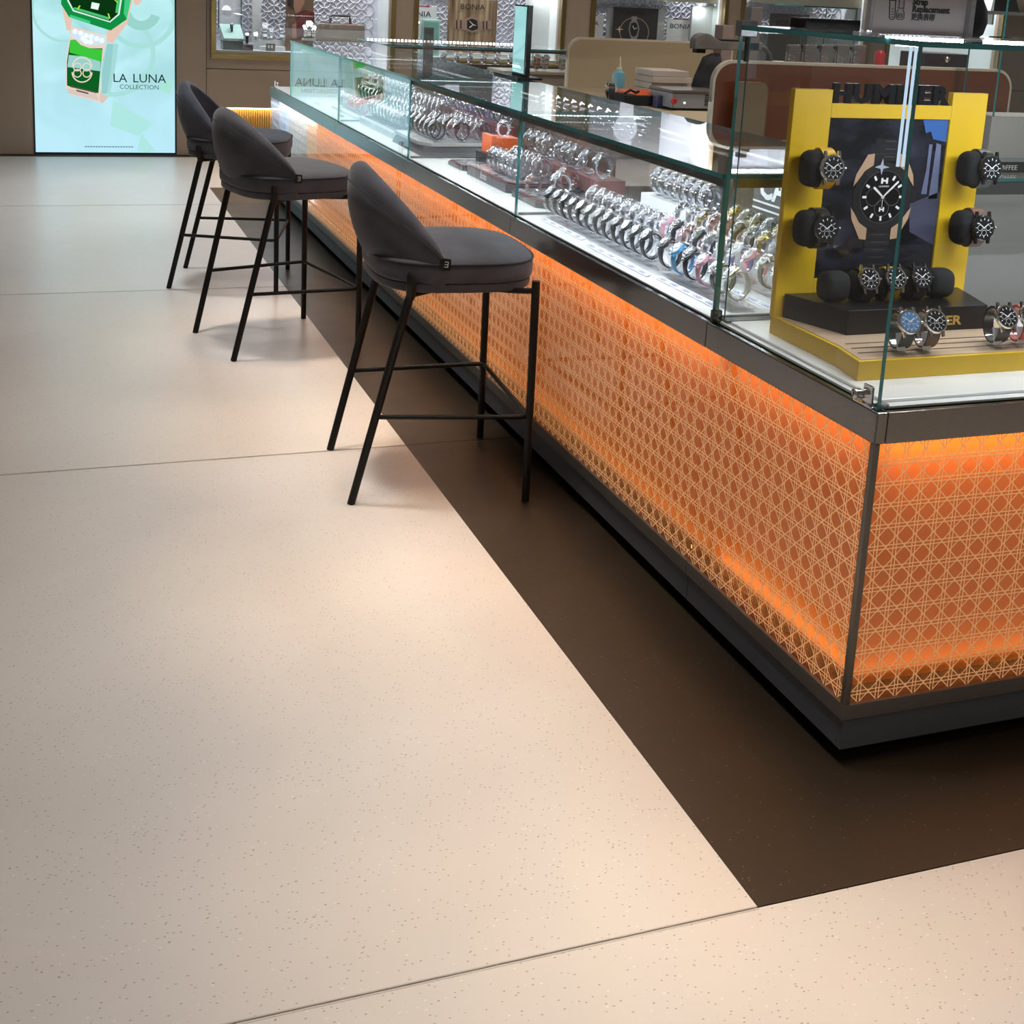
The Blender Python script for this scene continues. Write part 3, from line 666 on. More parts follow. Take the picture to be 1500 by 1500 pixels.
# corner clamp, lower bracket and cam lock
part('corner_clamp', MB().box((.006, .588, 1.285), (.045, .612, 1.318)), mat('grey_clamp', (.25, .25, .26), .35, .6), T, bevel=.002)
part('rear_latch', MB().box((.028, .597, 1.235), (.036, .606, 1.285)), BLACK, T)
part('foot_clamp', MB().box((.006, .600, ZB), (.028, .612, .708)).lathe([(.012, 0), (.012, .004)], 12, Matrix.Translation((.017, .606, ZB))), mat('black_chrome', (.08, .08, .08), .1, 1), T, bevel=.001)
lk_ = MB().box((.006, .030, ZB+.004), (.0105, .056, .718)).lathe([(.0085, 0), (.0095, .002), (.0095, .014), (.0075, .0155)], 16, frameM((.006, .062, .697), (0, -1, 0), (0, 0, 1)))
lk_.box((.0, .020, ZB), (.011, .075, ZB+.004)); part('cam_lock', lk_, CHROME, T, smooth=40, bevel=.0006)
part('keyhole', MB().box((-.0102, .0612, .6935), (-.0092, .0628, .7005)), INK, T)
part('corner_plate', MB().lathe([(.012, 0), (.012, .002)], 14, Matrix.Translation((.030, .030, DK))), CHROME, T)

# ------------------------------------------------------------------ bar stools
def stool_meshes():
    M = {}
    nphi, T_ = 15, [0, .10, .28, .52, .76, .93, 1.0]
    def interp(t, xs, ys):
        for i in range(len(xs)-1):
            if t <= xs[i+1]: return ys[i]+(ys[i+1]-ys[i])*(t-xs[i])/(xs[i+1]-xs[i])
        return ys[-1]
    def outer(phi, t):
        c = max(0, math.cos(phi)); zr = .655+.222*c**1.25; zb = .572+.006*c
        xb = interp(t, [0, .10, .28, .55, .85, 1], [-.150, -.172, -.205, -.236, -.245, -.232]); W = interp(t, [0, .12, .4, 1], [.229, .239, .244, .240])
        return Vector((-.010+(xb+.010)*c**(1.0+.5*t), W*math.sin(phi), zb+(zr-zb)*t))
    cols = []
    for i in range(nphi):
        phi = -PI/2+PI*i/(nphi-1); c = math.cos(phi); th = .026+.026*c
        inn = Vector((c, -math.sin(phi), 0)); col = [outer(phi, t) for t in T_]
        top = outer(phi, 1)+inn*th*.5+Vector((0, 0, .011+.006*c)); col.append(top)
        for t in T_[::-1]: col.append(outer(phi, t)+inn*th*(1.0 if t > .2 else .9))
        cols.append(col)
    m = MB(); n = len(cols[0]); m.v = [tuple(p) for c_ in cols for p in c_]
    for i in range(nphi-1):
        for k in range(n): k2 = (k+1) % n; m.f.append((i*n+k, i*n+k2, (i+1)*n+k2, (i+1)*n+k)); m.m.append(0)
    m.f += [tuple(range(n))[::-1], tuple((nphi-1)*n+k for k in range(n))]; m.m += [0, 0]
    M['backrest'] = m.mesh('backrest', VELVET, 180)
    sm = MB(); pts = []
    for i in range(29):
        phi = -PI/2+PI*i/28; p = outer(phi, .885); q = Vector((-math.cos(phi), math.sin(phi), 0)); pts.append(p+q*.0012)
    sm.tube(pts, .0016, 5); M['seam'] = sm.mesh('seam', SEAM, 60)
    def slab(prof, crown=False):
        m = MB(); seg = 32; vs_ = []
        for z, s in prof:
            for k in range(seg):
                a = 2*PI*k/seg; ca, sa = math.cos(a), math.sin(a); e = 2/3.1
                vs_.append((.038+.224*s*abs(ca)**e*(1 if ca > 0 else -1), .243*s*abs(sa)**e*(1 if sa > 0 else -1), z))
        fs = []
        for i in range(len(prof)-1):
            for k in range(seg): fs.append((i*seg+k, i*seg+(k+1) % seg, (i+1)*seg+(k+1) % seg, (i+1)*seg+k))
        fs += [tuple(range(seg))[::-1], tuple((len(prof)-1)*seg+k for k in range(seg))]
        return m.add(vs_, fs)
    M['seat'] = slab([(.600, .94), (.603, .985), (.612, 1.0), (.640, 1.0), (.653, .99), (.663, .955), (.670, .88), (.676, .66), (.679, .35), (.680, .08)]).mesh('seat', VELVET, 180)
    M['seat_base'] = slab([(.577, .90), (.578, .955), (.584, .968), (.600, .968)]).mesh('seat_base', VELVET, 60)
    pp = MB(); e = 2/3.1
    pp.tube([(.038+.2215*abs(math.cos(a))**e*(1 if math.cos(a) > 0 else -1), .2405*abs(math.sin(a))**e*(1 if math.sin(a) > 0 else -1),   .6530) for a in [2*PI*k/48 for k in range(48)]], .0030, 6, closed=True)
    M['piping'] = pp.mesh('piping', SEAM, 60)
    for s, nm in ((-1, 'R'), (1, 'L')):
        M['front'+nm] = MB().tube([(.228, s*.252, 0), (.224, s*.250, .600), (.224, s*.250, .612)], [.0105, .0115, .0110], 12).tube([(.224, s*.250, .585), (.185, s*.215, .578), (.12, s*.17, .574)], .008, 8).mesh('leg', BLACK, 50)
        M['rear'+nm] = MB().tube([(-.240, s*.204, 0), (-.106, s*.216, .558), (-.101, s*.2185, .572), (-.105, s*.2345, .600), (-.108, s*.2395, .630), (-.108, s*.239, .637)], [.0108, .0118, .0130, .0124, .0114, .006], 12).tube([(-.102, s*.214, .570), (-.04, s*.18, .574)], .008, 8).mesh('leg', BLACK, 50)
    M['footrest'] = MB().tube([(-.183, -.206, .240), (.200, -.2465, .238), (.219, -.243, .238), (.226, -.232, .238), (.226, .232, .238), (.219, .243, .238), (.200, .2465, .238), (-.183, .206, .240)], .0068, 8).mesh('footrest', BLACK, 60)
    M['tag'] = MB().hexa([(-.030, -.2475, .644), (-.006, -.2475, .641), (-.006, -.2465, .641), (-.030, -.2465, .644), (-.030, -.2475, .674), (-.006, -.2475, .671), (-.006, -.2465, .671), (-.030, -.2465, .674)]).mesh('brand_tag', BLACK)
    g_ = MB(); Mx = frameM((-.018, -.2477, .6575), (1, 0, -.12), (.12, 0, 1))
    for q in (((-.005, .006), (.005, .0075)), ((-.005, -.00075), (.005, .00075)), ((-.005, -.0075), (.005, -.006)), ((.0035, -.0075), (.005, .0075))): g_.prism([(q[0][0], q[0][1]), (q[1][0], q[0][1]), (q[1][0], q[1][1]), (q[0][0], q[1][1])], 0, .0003, Mx)
    M['mark'] = g_.mesh('tag_mark', WPRINT)
    return M
SMESH = stool_meshes()
def stool(x, y, deg, label):
    t = thing('bar_stool', label, 'stool', (x, y, 0), math.radians(deg), 'bar stools along the counter')
    b = link('backrest', SMESH['backrest'], t); fin(b, subsurf=2); link('seam', SMESH['seam'], b)
    tg = link('brand_tag', SMESH['tag'], b); tg['label'] = 'black fabric tag with pale stripes'
    l = link('tag_mark', SMESH['mark'], t)
    s_ = link('seat', SMESH['seat'], t); fin(s_, subsurf=1); link('piping', SMESH['piping'], s_)
    link('seat_base', SMESH['seat_base'], t)
    for k in ('frontR', 'frontL', 'rearR', 'rearL'): link('leg', SMESH[k], t)
    link('footrest', SMESH['footrest'], t)
stool(-.329, 1.574, -4.2, 'charcoal velvet bar stool closest to the camera, on thin black legs')
stool(-.515, 2.996, 12.7, 'charcoal velvet bar stool in the middle of the three')
stool(-.540, 4.013, -15.8, 'charcoal velvet bar stool farthest back, nearest the light box')

# ------------------------------------------------------------------ yellow watch display in the tall case
D = thing('watch_display', 'yellow stepped watch display stand with dark poster in the tall corner showcase', 'display stand', (.30, .35, .690))
yb = .462
base = [(.072, .480), (.072, .240), (.056, .146), (.551, .146), (.535, .240), (.535, .480)]
part('base', MB().prism(base, .690, .7275), YEL, D, bevel=.0012)
part('wood_top', MB().prism([(.080, .45), (.080, .243), (.065, .153), (.542, .153), (.527, .243), (.527, .45)], .7275, .7286), WOOD, D)
gr = MB()
for y in (.252, .222, .192): gr.box((.098+(.252-y)*-.2, y-.0022, .7286), (.51, y+.0022, .7289))
part('slots', gr, INK, D)
for x0, x1, ztop in ((.067, .155, 1.193), (.446, .535, 1.193)): part('pillar', MB().box((x0, yb, .7275), (x1, .478, ztop)), YEL, D, bevel=.0012)
part('crossbar', MB().box((.155, yb, 1.137), (.446, .478, 1.166)), YEL, D, bevel=.0008)
part('lower_bar', MB().box((.155, yb, .7275), (.446, .478, .806)), YEL, D, bevel=.0008)
def night_mat():
    m = mat('poster_night', (.02, .022, .03), .12); b = m.node_tree.nodes['Principled BSDF']
    tc = nd(m, 'ShaderNodeTexCoord'); mp = nd(m, 'ShaderNodeMapping'); mp.inputs['Scale'].default_value = (6, 1, 14)
    no = nd(m, 'ShaderNodeTexNoise', Scale=1.6, Detail=5); cr = nd(m, 'ShaderNodeValToRGB'); cr.color_ramp.elements[0].color = (.006, .007, .010, 1); cr.color_ramp.elements[1].color = (.045, .047, .075, 1); cr.color_ramp.elements[0].position = .4; cr.color_ramp.elements[1].position = .75
    lk(m, tc.outputs['Object'], mp.inputs[0]); lk(m, mp.outputs[0], no.inputs['Vector']); lk(m, no.outputs['Fac'], cr.inputs[0]); lk(m, cr.outputs[0], b.inputs['Base Color']); return m
yp = .467
P = part('poster', MB().box((.155, yp, .806), (.446, yp+.008, 1.137)), night_mat(), D)
MP = frameM((0, yp, 0), (1, 0, 0), (0, 0, 1))
def print_(name, polys, m, lv, smooth=None):
    for p in polys:
        b = MB()
        for q in (p if isinstance(p[0][0], (tuple, list)) else [p]): b.prism(q, lv*.00035, lv*.00035+.0003, MP)
        part(name, b, m, P)
print_('sky', [[(.382, 1.136), (.392, 1.108), (.404, 1.112), (.412, 1.096), (.445, 1.090), (.445, 1.136)]], mat('sky_print', (.05, .14, .42), .15), 1)
print_('waterfall', [[(.398, .98), (.404, 1.03), (.404, 1.085), (.412, 1.085), (.412, .98)], [(.418, .97), (.420, 1.02), (.422, 1.088), (.434, 1.084), (.440, .97)]], mat('waterfall_print', (.16, .18, .30), .15), 1)
print_('mist', [[(.380, .90), (.372, .96), (.445, .985), (.445, .87)]], mat('mist_print', (.07, .075, .12), .15), 1)
cxw, czw = .302, .975
met = lambda x, y: (cxw+x, czw+y)
dsc = lambda x, y, r, n=28: [met(x+r*math.cos(2*PI*k/n), y+r*math.sin(2*PI*k/n)) for k in range(n)]
def ring2(x, y, r0, r1, n=28): return [q[::-1] if 0 else q for q in [[met(x+r0*math.cos(A), y+r0*math.sin(A)), met(x+r1*math.cos(A), y+r1*math.sin(A)), met(x+r1*math.cos(B), y+r1*math.sin(B)), met(x+r0*math.cos(B), y+r0*math.sin(B))] for A, B in [(2*PI*k/n, 2*PI*(k+1)/n) for k in range(n)]]]
rosegold = mat('rose_gold_print', (.52, .34, .22), .2); charcoal = mat('charcoal_print', (.022, .022, .024), .2); greyp = mat('grey_print', (.10, .10, .105), .2); whp = WPRINT
bl = []
for k in range(6): bl += [[met(-.032, -.075-k*.016), met(.032, -.075-k*.016), met(.030, -.088-k*.016), met(-.030, -.088-k*.016)][::-1]]
for k in range(3): bl += [[met(-.030, .088+k*.016), met(.030, .088+k*.016), met(.030, .075+k*.016), met(-.030, .075+k*.016)][::-1]]
print_('bracelet_link', bl, charcoal, 1)
print_('bracelet_shine', [[met(-.015, -.080-k*.016), met(.018, -.0805-k*.016), met(.018, -.0795-k*.016), met(-.015, -.079-k*.016)] for k in range(5)] + [[met(-.006, .083+k*.016), met(.02, .0825+k*.016), met(.02, .0838+k*.016), met(-.006, .0844+k*.016)] for k in range(3)], greyp, 2)
print_('case_print', [dsc(0, 0, .072, 36)], charcoal, 3)
lug = []
for sx_ in (-1, 1):
    for sy_ in (-1, 1):
        q = [met(sx_*.030, sy_*.066), met(sx_*.030, sy_*.090), met(sx_*.046, sy_*.088), met(sx_*.070, sy_*.046), met(sx_*.074, sy_*.022), met(sx_*.064, sy_*.034), met(sx_*.050, sy_*.054)]
        lug.append(q if sx_*sy_ < 0 else q[::-1])
print_('lug_print', lug, rosegold, 4)
print_('bezel_print', [dsc(0, 0, .0655, 8), [met(.072, -.012), met(.082, -.012), met(.082, .012), met(.072, .012)]], charcoal, 5)
print_('dial_print', [dsc(0, 0, .0565, 40)], mat('dial_black_print', (.006, .006, .008), .15), 6)
print_('dial_ring', [ring2(0, 0, .0545, .0555, 40), ring2(-.023, .0, .0175, .0188), ring2(.023, .0, .0175, .0188), ring2(0, -.024, .0165, .0178)], greyp, 7)
mk = []
for k in range(12):
    if k in (3,): continue
    t = math.radians(30*k); c_, s_ = math.cos(t), math.sin(t)
    mk.append([met(c_*x-s_*y, s_*x+c_*y) for x, y in ((.040, -.0025), (.050, -.0025), (.050, .0025), (.040, .0025))])
for t, l, w0 in ((math.radians(140), .030, .0026), (math.radians(43), .046, .0022)):
    c_, s_ = math.cos(t), math.sin(t); mk.append([met(c_*x-s_*y, s_*x+c_*y) for x, y in ((-.004, -w0*.6), (l, -w0), (l+.003, 0), (l, w0), (-.004, w0*.6))])
mk += [[met(-.0005, -.022), met(.0005, -.022), met(.0005, .0), met(-.0005, .0)]]
for yy, h in ((.034, .012), (-.026, .009)):
    mk += [[met(-h*.7, yy-h/2), met(-h*.3, yy-h/2), met(-h*.3, yy+h/2), met(-h*.7, yy+h/2)], [met(h*.3, yy-h/2), met(h*.7, yy-h/2), met(h*.7, yy+h/2), met(h*.3, yy+h/2)], [met(-h*.3, yy-h*.15), met(h*.3, yy-h*.15), met(h*.3, yy+h*.15), met(-h*.3, yy+h*.15)]]
print_('dial_mark', mk, whp, 8)
part('dial_name', text_mb('HUMMER', .0052, (cxw, yp-.0032, czw+.0205), (1, 0, 0), (0, 0, 1), .0001, 'CENTER', 1.2), WPRINT, P)
print_('glint', [[met(-.028, .062), met(-.014, .067), met(-.010, .082), met(-.007, .066), met(.008, .062), met(-.007, .059), met(-.010, .046), met(-.014, .059)][::-1]], mat('glint_print', (.42, .44, .55), .3), 9)
# block letters standing on the crossbar
xs = [.160, .207, .255, .310, .3645, .400]; ws = [.042, .042, .050, .050, .032, .042]
for ch, x, wd in zip('HUMMER', xs, ws):
    vs_, fs = text_verts(ch, .05, .006, 'LEFT', .0026); x0, x1 = min(p[0] for p in vs_), max(p[0] for p in vs_); z0, z1 = min(p[1] for p in vs_), max(p[1] for p in vs_)
    mb_ = MB().add([(x+(p[0]-x0)/(x1-x0)*wd, .471-p[2]*.9, 1.166+(p[1]-z0)/(z1-z0)*.040) for p in vs_], fs)
    part('letter', mb_, mat('gloss_black', (.008, .009, .012), .12), D)
# black block with cushions
blk = [(.086, .458), (.138, .307), (.470, .307), (.516, .458)]
part('step_block', MB().prism(blk, .7286, .778), mat('satin_black', (.008, .008, .009), .32, spec=.3), D, bevel=.001)
part('block_name', text_mb('HUMMER', .026, (.335, .3065, .741), (1, 0, 0), (0, 0, 1), .0003, 'CENTER', 1.35, 0, .0008), mat('gold_letters', (.62, .44, .12), .3, .6), D)
def cushion(c, a, b, w_, parent, ax='x'):
    m = MB(); prof = [(.55, -.5), (.86, -.44), (.98, -.3), (1.0, 0), (.98, .3), (.86, .44), (.55, .5)]; seg = 18; vs_, fs = [], []
    for r, h in prof:
        for k in range(seg):
            t = 2*PI*k/seg; e = .75; ca, sa = math.cos(t), math.sin(t)
            vs_.append((c[0]+h*w_, c[1]+a*r*abs(ca)**e*(1 if ca > 0 else -1), c[2]+b*r*abs(sa)**e*(1 if sa > 0 else -1)))
    for i in range(len(prof)-1):
        for k in range(seg): fs.append((i*seg+k, i*seg+(k+1) % seg, (i+1)*seg+(k+1) % seg, (i+1)*seg+k))
    fs += [tuple(range(seg))[::-1], tuple((len(prof)-1)*seg+k for k in range(seg))]
    return part('cushion', m.add(vs_, fs), BLKM, parent, smooth=180)
G1 = 'watches on the yellow display'
def mounted(px_, pz_, label, **kw):
    part('arm_mount', MB().box((px_-.013, yb-.028, pz_-.009), (px_+.013, yb, pz_+.009)), BLKM, D, bevel=.001)
    cushion((px_-.006, yb-.042, pz_), .027, .037, .060, D)
    s_ = 1.12
    watch((px_+.008, yb-.042, pz_-.044*s_), label, G1, ang=172, rz=PI/2-.05, big=2, stand=False, film=False, scale=s_, **kw)
mounted(.112, 1.041, 'yellow strapped octagonal watch on the upper left arm of the yellow display', strap='yellow', dial='black')
mounted(.112, .921, 'black watch on the lower left arm of the yellow display', strap='black', dial='black')
mounted(.492, 1.041, 'black watch on the upper right arm of the yellow display', strap='black', dial='black')
mounted(.492, .917, 'black leather watch on the lower right arm of the yellow display', strap='brown', dial='black')
cz = .778+.031
cx5 = [.150, .213, .276, .338, .402]
for k, x in enumerate(cx5): cushion((x, .385, cz), .027, .031, .055, D)
for k, (st, lb) in enumerate((('green', 'square watch with dark green strap, left of three on the black step block'), ('yellow', 'octagonal watch with yellow strap, middle of three on the black step block'), ('black', 'black strapped watch, right of three on the black step block'))):
    watch((cx5[k+1], .383, cz-.044), lb, G1, strap=st, dial='black', ang=150, rz=PI/2-.05, big=2, stand=False, film=False)
for (x, y, st, dl, lb) in ((.170, .186, 'green', 'blue', 'chronograph with blue dial and green strap on the pale slotted wood'), (.226, .184, 'brown', 'black', 'chronograph with brown leather strap standing on the pale slotted wood'), (.395, .190, 'black', 'black', 'chronograph with black strap and price tag on the wood, right side'), (.452, .190, 'red', 'black', 'chronograph with pinkish strap at the right edge of the wood')):
    watch((x, y, .7289), lb, G1, strap=st, dial=dl, ang=146, rz=PI/2-.1, big=1, film=False, scale=.98, tag=True)
# two glowing rods added in the tall case to imitate reflection streaks on glass
tw = thing('added_reflection_streaks', 'twin slender white reflection streaks, added as glowing rods before the dark poster', 'lamp', (.30, .30, 1.29))
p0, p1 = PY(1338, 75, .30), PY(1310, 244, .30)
for dx in (-.006, .006): part('reflection_streak', MB().tube([(p0.x+dx, .30, 1.2985), (p0.x+dx, .30, p1.z)], .0030, 8), emis('reflection_streak_glow', (.62, .80, 1), .95, False), tw)

# ------------------------------------------------------------------ watches in the low showcases
S = lambda st, dl='black', sh='round', d=None: dict(strap=st, dial=dl, shape=sh, d=d or f'{st} watch')
BLUEINK = mat('blue_print', (.03, .06, .42), .5)
def riser(x0, x1, y0, y1, z1, label, m=None, z0=None):
    z0 = DK if z0 is None else z0
    return solo('display_riser', MB().box((x0, y0, z0), (x1, y1, z1)), m or ACRYL, label, 'riser', 'watch risers', bevel=.001, loc=((x0+x1)/2, (y0+y1)/2, z0))
def strip_label(x, y0, y1, z, n, label):
    t = thing('label_strip', label, 'label', (x, (y0+y1)/2, z), 0, 'printed strips')
    o = Vector((x, y1, z+.0006)); M = frameM(o, (0, -1, 0), (1, 0, .35)); L = y1-y0
    part('strip', MB().prism([(0, 0), (L, 0), (L, .016), (0, .016)], 0, .0012, M), CARD, t)
    b = MB(); d = L/n
    for k in range(n):
        vs_, fs = text_verts('CASIO', .012, 0, 'LEFT', .0003); q = frameM(M @ Vector((d*k+.006, .0038, .0013)), (0, -1, 0), (1, 0, .35)); b.add([q @ Vector((p[0]*1.08, p[1], .0002)) for p in vs_], fs)
        if k % 2 == 0 and k < n-1: b.prism([(d*k+d-.003, .002), (d*k+d-.0022, .002), (d*k+d+.0002, .014), (d*k+d-.0006, .014)], .0013, .0015, M)
    part('lettering', b, BLUEINK, t)
c1, c2, c3, c4 = 'nearest low showcase', 'second low showcase', 'third low showcase', 'fourth low showcase'
riser(.085, .150, 1.44, 1.82, DK+.012, 'clear stepped riser under the far black watches in nearest low showcase'); riser(.085, .150, 1.03, 1.42, DK+.012, 'clear riser under the middle of the black watch row'); riser(.085, .150, .66, 1.01, DK+.012, 'clear riser under the blue strapped watch')
riser(.205, .275, .66, 1.83, DK+.020, 'long clear riser under the second watch row of nearest low showcase'); riser(.315, .375, .66, 1.45, DK+.036, 'long clear riser under the digital watches of nearest low showcase')
riser(.400, .468, 1.385, 1.80, DK+.080, 'tall white riser under the silver back row of nearest low showcase', CARD); riser(.400, .468, .81, 1.30, DK+.046, 'lower white riser under the gold digital watches', CARD)
strip_label(.066, 1.47, 1.79, DK, 5, 'white strip with blue lettering before the far black watches'); strip_label(.050, 1.02, 1.40, DK, 6, 'white strip with blue lettering before the middle black watches'); strip_label(.066, .70, 1.00, DK, 5, 'white strip with blue lettering before the blue strapped watch')
strip_label(.186, .66, .90, DK, 4, 'white strip with blue lettering beside the purple watch, behind glass'); strip_label(.385, 1.46, 1.75, DK, 4, 'white strip with blue lettering near the back silver watches')
B_, SI = S('black', 'white', d='black strapped silver watch'), S('silver', 'white', d='silver bracelet watch')
row(.117, [.700, .765, .835], DK+.012, '', f'front row of {c1}', 'front row of the nearest showcase', [S('white', 'white', d='clear strapped watch'), S('grey', 'black', d='grey strapped watch'), S('pink', 'white', d='pink strapped watch')], ang=130)
for y, s_, lb in ((.900, S('black'), 'black strapped watch right of the blue one in the nearest front row'), (.962, S('blue', 'white', 'round'), 'bright blue strapped watch in front row of nearest low showcase'), (1.030, S('black', 'black'), 'black strapped watch left of the blue one in the nearest front row')):
    s_.pop('d'); watch((.117, y, DK+.012), lb, 'front row of the nearest showcase', ang=130, **s_)
row(.117, [1.135+.0605*k for k in range(12)], DK+.012, '', f'black front row of {c1}', 'front row of the nearest showcase', B_, ang=130)
row(.240, [.700, .765, .835, .900, .965, 1.03, 1.09, 1.15, 1.21, 1.27], DK+.020, '', f'second row of {c1}', 'second row of the nearest showcase', [S('grey', 'lcd', d='grey watch'), S('grey', 'white', d='dark grey watch'), S('pink', 'white', d='pink watch'), S('purple', 'white', d='white watch with purple strap'), S('white', 'white', d='white watch'), S('silver', 'lcd', 'square', 'silver digital watch'), S('black', 'lcd', 'square', 'black digital watch'), S('rose', 'brown', d='rose watch'), S('black', 'black', d='black watch'), S('pink', 'white', d='pale pink watch')])
row(.240, [1.335+.062*k for k in range(8)], DK+.020, '', f'silver second row of {c1}', 'second row of the nearest showcase', SI)
row(.345, [.70+.063*k for k in range(12)], DK+.036, '', f'third row of {c1}', 'third row of the nearest showcase', [S('silver', 'lcd', 'square', 'silver digital watch'), S('white', 'lcd', 'square', 'white digital watch'), S('red', 'white', d='red watch'), S('silver', 'white', d='silver watch'), S('gold', 'yellow', d='gold watch'), S('silver', 'black', d='black dialled watch'), S('black', 'lcd', 'square', 'black digital watch'), S('rose', 'brown', 'square', 'rose digital watch'), S('rose', 'brown', 'square', 'brown digital watch'), S('gold', 'white', 'square', 'gold digital watch'), S('silver', 'white', d='silver watch'), S('silver', 'black', d='steel watch')])
row(.434, [.84, .90, .96, 1.02, 1.08, 1.14, 1.20, 1.26], DK+.046, '', f'white back riser of {c1}', 'back row of the nearest showcase', [S('silver', 'lcd', 'square', 'steel digital watch'), S('gold', 'lcd', 'square', 'gold digital watch'), S('silver', 'lcd', 'square', 'silver digital watch'), S('gold', 'yellow', 'square', 'bright gold digital watch')])
row(.434, [1.42+.052*k for k in range(7)], DK+.080, '', f'silver back row of {c1}', 'back row of the nearest showcase', SI)
riser(.415, .487, .64, .80, DK+.215, 'tall clear stand at the near end of nearest low showcase')
row(.452, [.665, .715, .765], DK+.215, '', f'tall clear stand, {c1}', 'tall stand of the nearest showcase', S('silver', 'white', d='silver bracelet'))
bd = thing('brand_board', 'dark grey board with white lettering and two white stripes inside nearest low showcase', 'sign', (.478, 1.08, DK))
part('board', MB().box((.474, .90, DK), (.484, 1.262, .960)), mat('board_grey', (.10, .095, .095), .5), bd)
part('lettering', text_mb('CASIO', .098, (.4735, 1.235, .846), (0, -1, 0), (0, 0, 1), .0004, 'LEFT', 1.0, 0, .0025), WPRINT, bd)
part('stripe', MB().box((.4732, .90, .830), (.4742, 1.262, .835)), WPRINT, bd); part('stripe', MB().box((.4732, .90, .812), (.4742, 1.262, .817)), WPRINT, bd)

# second low showcase: trays
def tray(x0, x1, y0, y1, h, label, body, rim, top, text=None, ch=.035):
    t = thing('watch_tray', label, 'tray', ((x0+x1)/2, (y0+y1)/2, DK), 0, 'watch trays')
    def oct_(e): return [(x0+ch+e, y0+e), (x1-e, y0+e), (x1-e, y1-e), (x0+ch*.3+e, y1-e), (x0+e, y1-ch*.3-e), (x0+e, y0+ch+e)]
    part('tray_body', MB().prism(oct_(0), DK, DK+h), body, t, bevel=.001)
    part('tray_rim', MB().prism(oct_(.006), DK+h, DK+h+.005), rim, t); part('tray_top', MB().prism(oct_(.014), DK+h+.005, DK+h+.0065), top, t)
    if text: part('lettering', text_mb(text, .038, (x0-.0004, (y0+y1)/2+.075, DK+h*.3), (0, -1, 0), (0, 0, 1), .0003, 'LEFT', .8, .2), WPRINT, t)
    return DK+h+.0065
GREYT = mat('grey_lacquer', (.085, .085, .095), .35); REDR = mat('maroon_rim', (.16, .03, .025), .35); INSET = noisy('crinkled_inset', (.05, .05, .06), (.35, .35, .38), 40, .18, bump=.6); MARB = noisy('marble_top', (.50, .48, .46), (.64, .64, .66), 6, .2)
z3 = tray(.125, .44, 1.950, 2.215, .020, 'grey tray with maroon rim nearest the divider of second low showcase', GREYT, REDR, INSET)
z2 = tray(.126, .44, 2.235, 2.700, .030, 'grey tray with white script lettering and maroon rim under a bracelet row', GREYT, REDR, INSET, 'Bonia')
z2b = tray(.130, .44, 2.735, 2.950, .014, 'low grey tray with maroon rim at the far end of second low showcase', GREYT, REDR, INSET)
row(.185, [2.335, 2.395, 2.445, 2.495, 2.545], z2, '', f'lettered tray front, {c2}', 'front row of the second showcase', S('silver', 'white', d='silver bracelet'), ang=120)
row(.265, [2.30, 2.36, 2.42, 2.48, 2.54], z2, '', f'lettered tray middle, {c2}', 'middle row of the second showcase', S('silver', 'brown', d='silver bracelet'))
riser(.335, .43, 1.98, 2.68, DK+.085, 'maroon riser along the back of second low showcase', REDR, z2)
row(.365, [2.02, 2.13, 2.23, 2.29, 2.35, 2.47, 2.53, 2.60, 2.66], DK+.085, '', f'back riser of {c2}', 'back row of the second showcase', [S('silver', 'white', d='silver bracelet')])
for x, y, z, lb in ((.225, 2.02, z3, 'lone silver bracelet at the near left of the maroon rimmed tray'), (.290, 2.13, z3, 'lone rose bracelet at the middle of the near maroon rimmed tray')): watch((x, y, z), lb, 'lone bracelets', strap='rose' if 'rose' in lb else 'silver', dial='white')
watch((.18, 2.15, z3-.012), 'bronze bracelet lying at the far left of the near tray', 'lone bracelets', strap='rose', dial='brown', scale=.8)
ob = thing('orange_box', 'open orange box with a pale watch in second low showcase', 'box', (.33, 2.86, DK))
pO = PY(735, 206, 2.86)
part('box_body', MB().box((pO.x-.055, 2.82, .74), (pO.x+.055, 2.93, .800)).box((pO.x-.055, 2.82, .800), (pO.x-.035, 2.93, .808)), mat('orange_card', (.72, .13, .03), .5), ob)
part('box_base', MB().box((pO.x-.075, 2.81, DK), (pO.x+.055, 2.94, .74)), mat('box_black', (.02, .02, .02), .5), ob)
watch((pO.x+.005, 2.86, .795), 'pale watch propped up in the open orange box', 'lone bracelets', strap='white', dial='white', ang=100, scale=.8)
row(.455, [1.98+.075*k for k in range(12)], DK+.215, '', f'high rear shelf of {c2}', 'rear shelf of the second showcase', [S('silver', 'white', d='silver bracelet')], film=False)
riser(.425, .487, 1.93, 2.88, DK+.215, 'tall glass shelf at the rear of second low showcase')
# third low showcase
mt = thing('marble_tray', 'dark wedge tray with white marble top and watches, third low showcase', 'tray', (.28, 3.4, DK), 0, 'watch trays')
part('tray_body', MB().hexa([(.085, 3.150, DK), (.400, 3.150, DK), (.400, 3.62, DK), (.085, 3.62, DK), (.10, 3.17, DK+.038), (.395, 3.17, DK+.038), (.395, 3.60, DK+.038), (.10, 3.60, DK+.038)]), GREYT, mt)
part('marble_slab', MB().prism([(.128, 3.165), (.399, 3.165), (.399, 3.60), (.090, 3.60), (.090, 3.22)], DK+.038, DK+.052), MARB, mt, bevel=.001)
part('lettering', text_mb('Bonia', .024, (.0905, 3.50, DK+.012), (0, -1, 0), (.39, 0, 1), .0003), WPRINT, mt)
zm = DK+.052
row(.165, [3.215, 3.275, 3.345, 3.42, 3.49, 3.56], zm, '', f'left column of the marble tray', 'watches on the marble tray', S('black', 'white', d='black strapped watch'), scale=1.05)
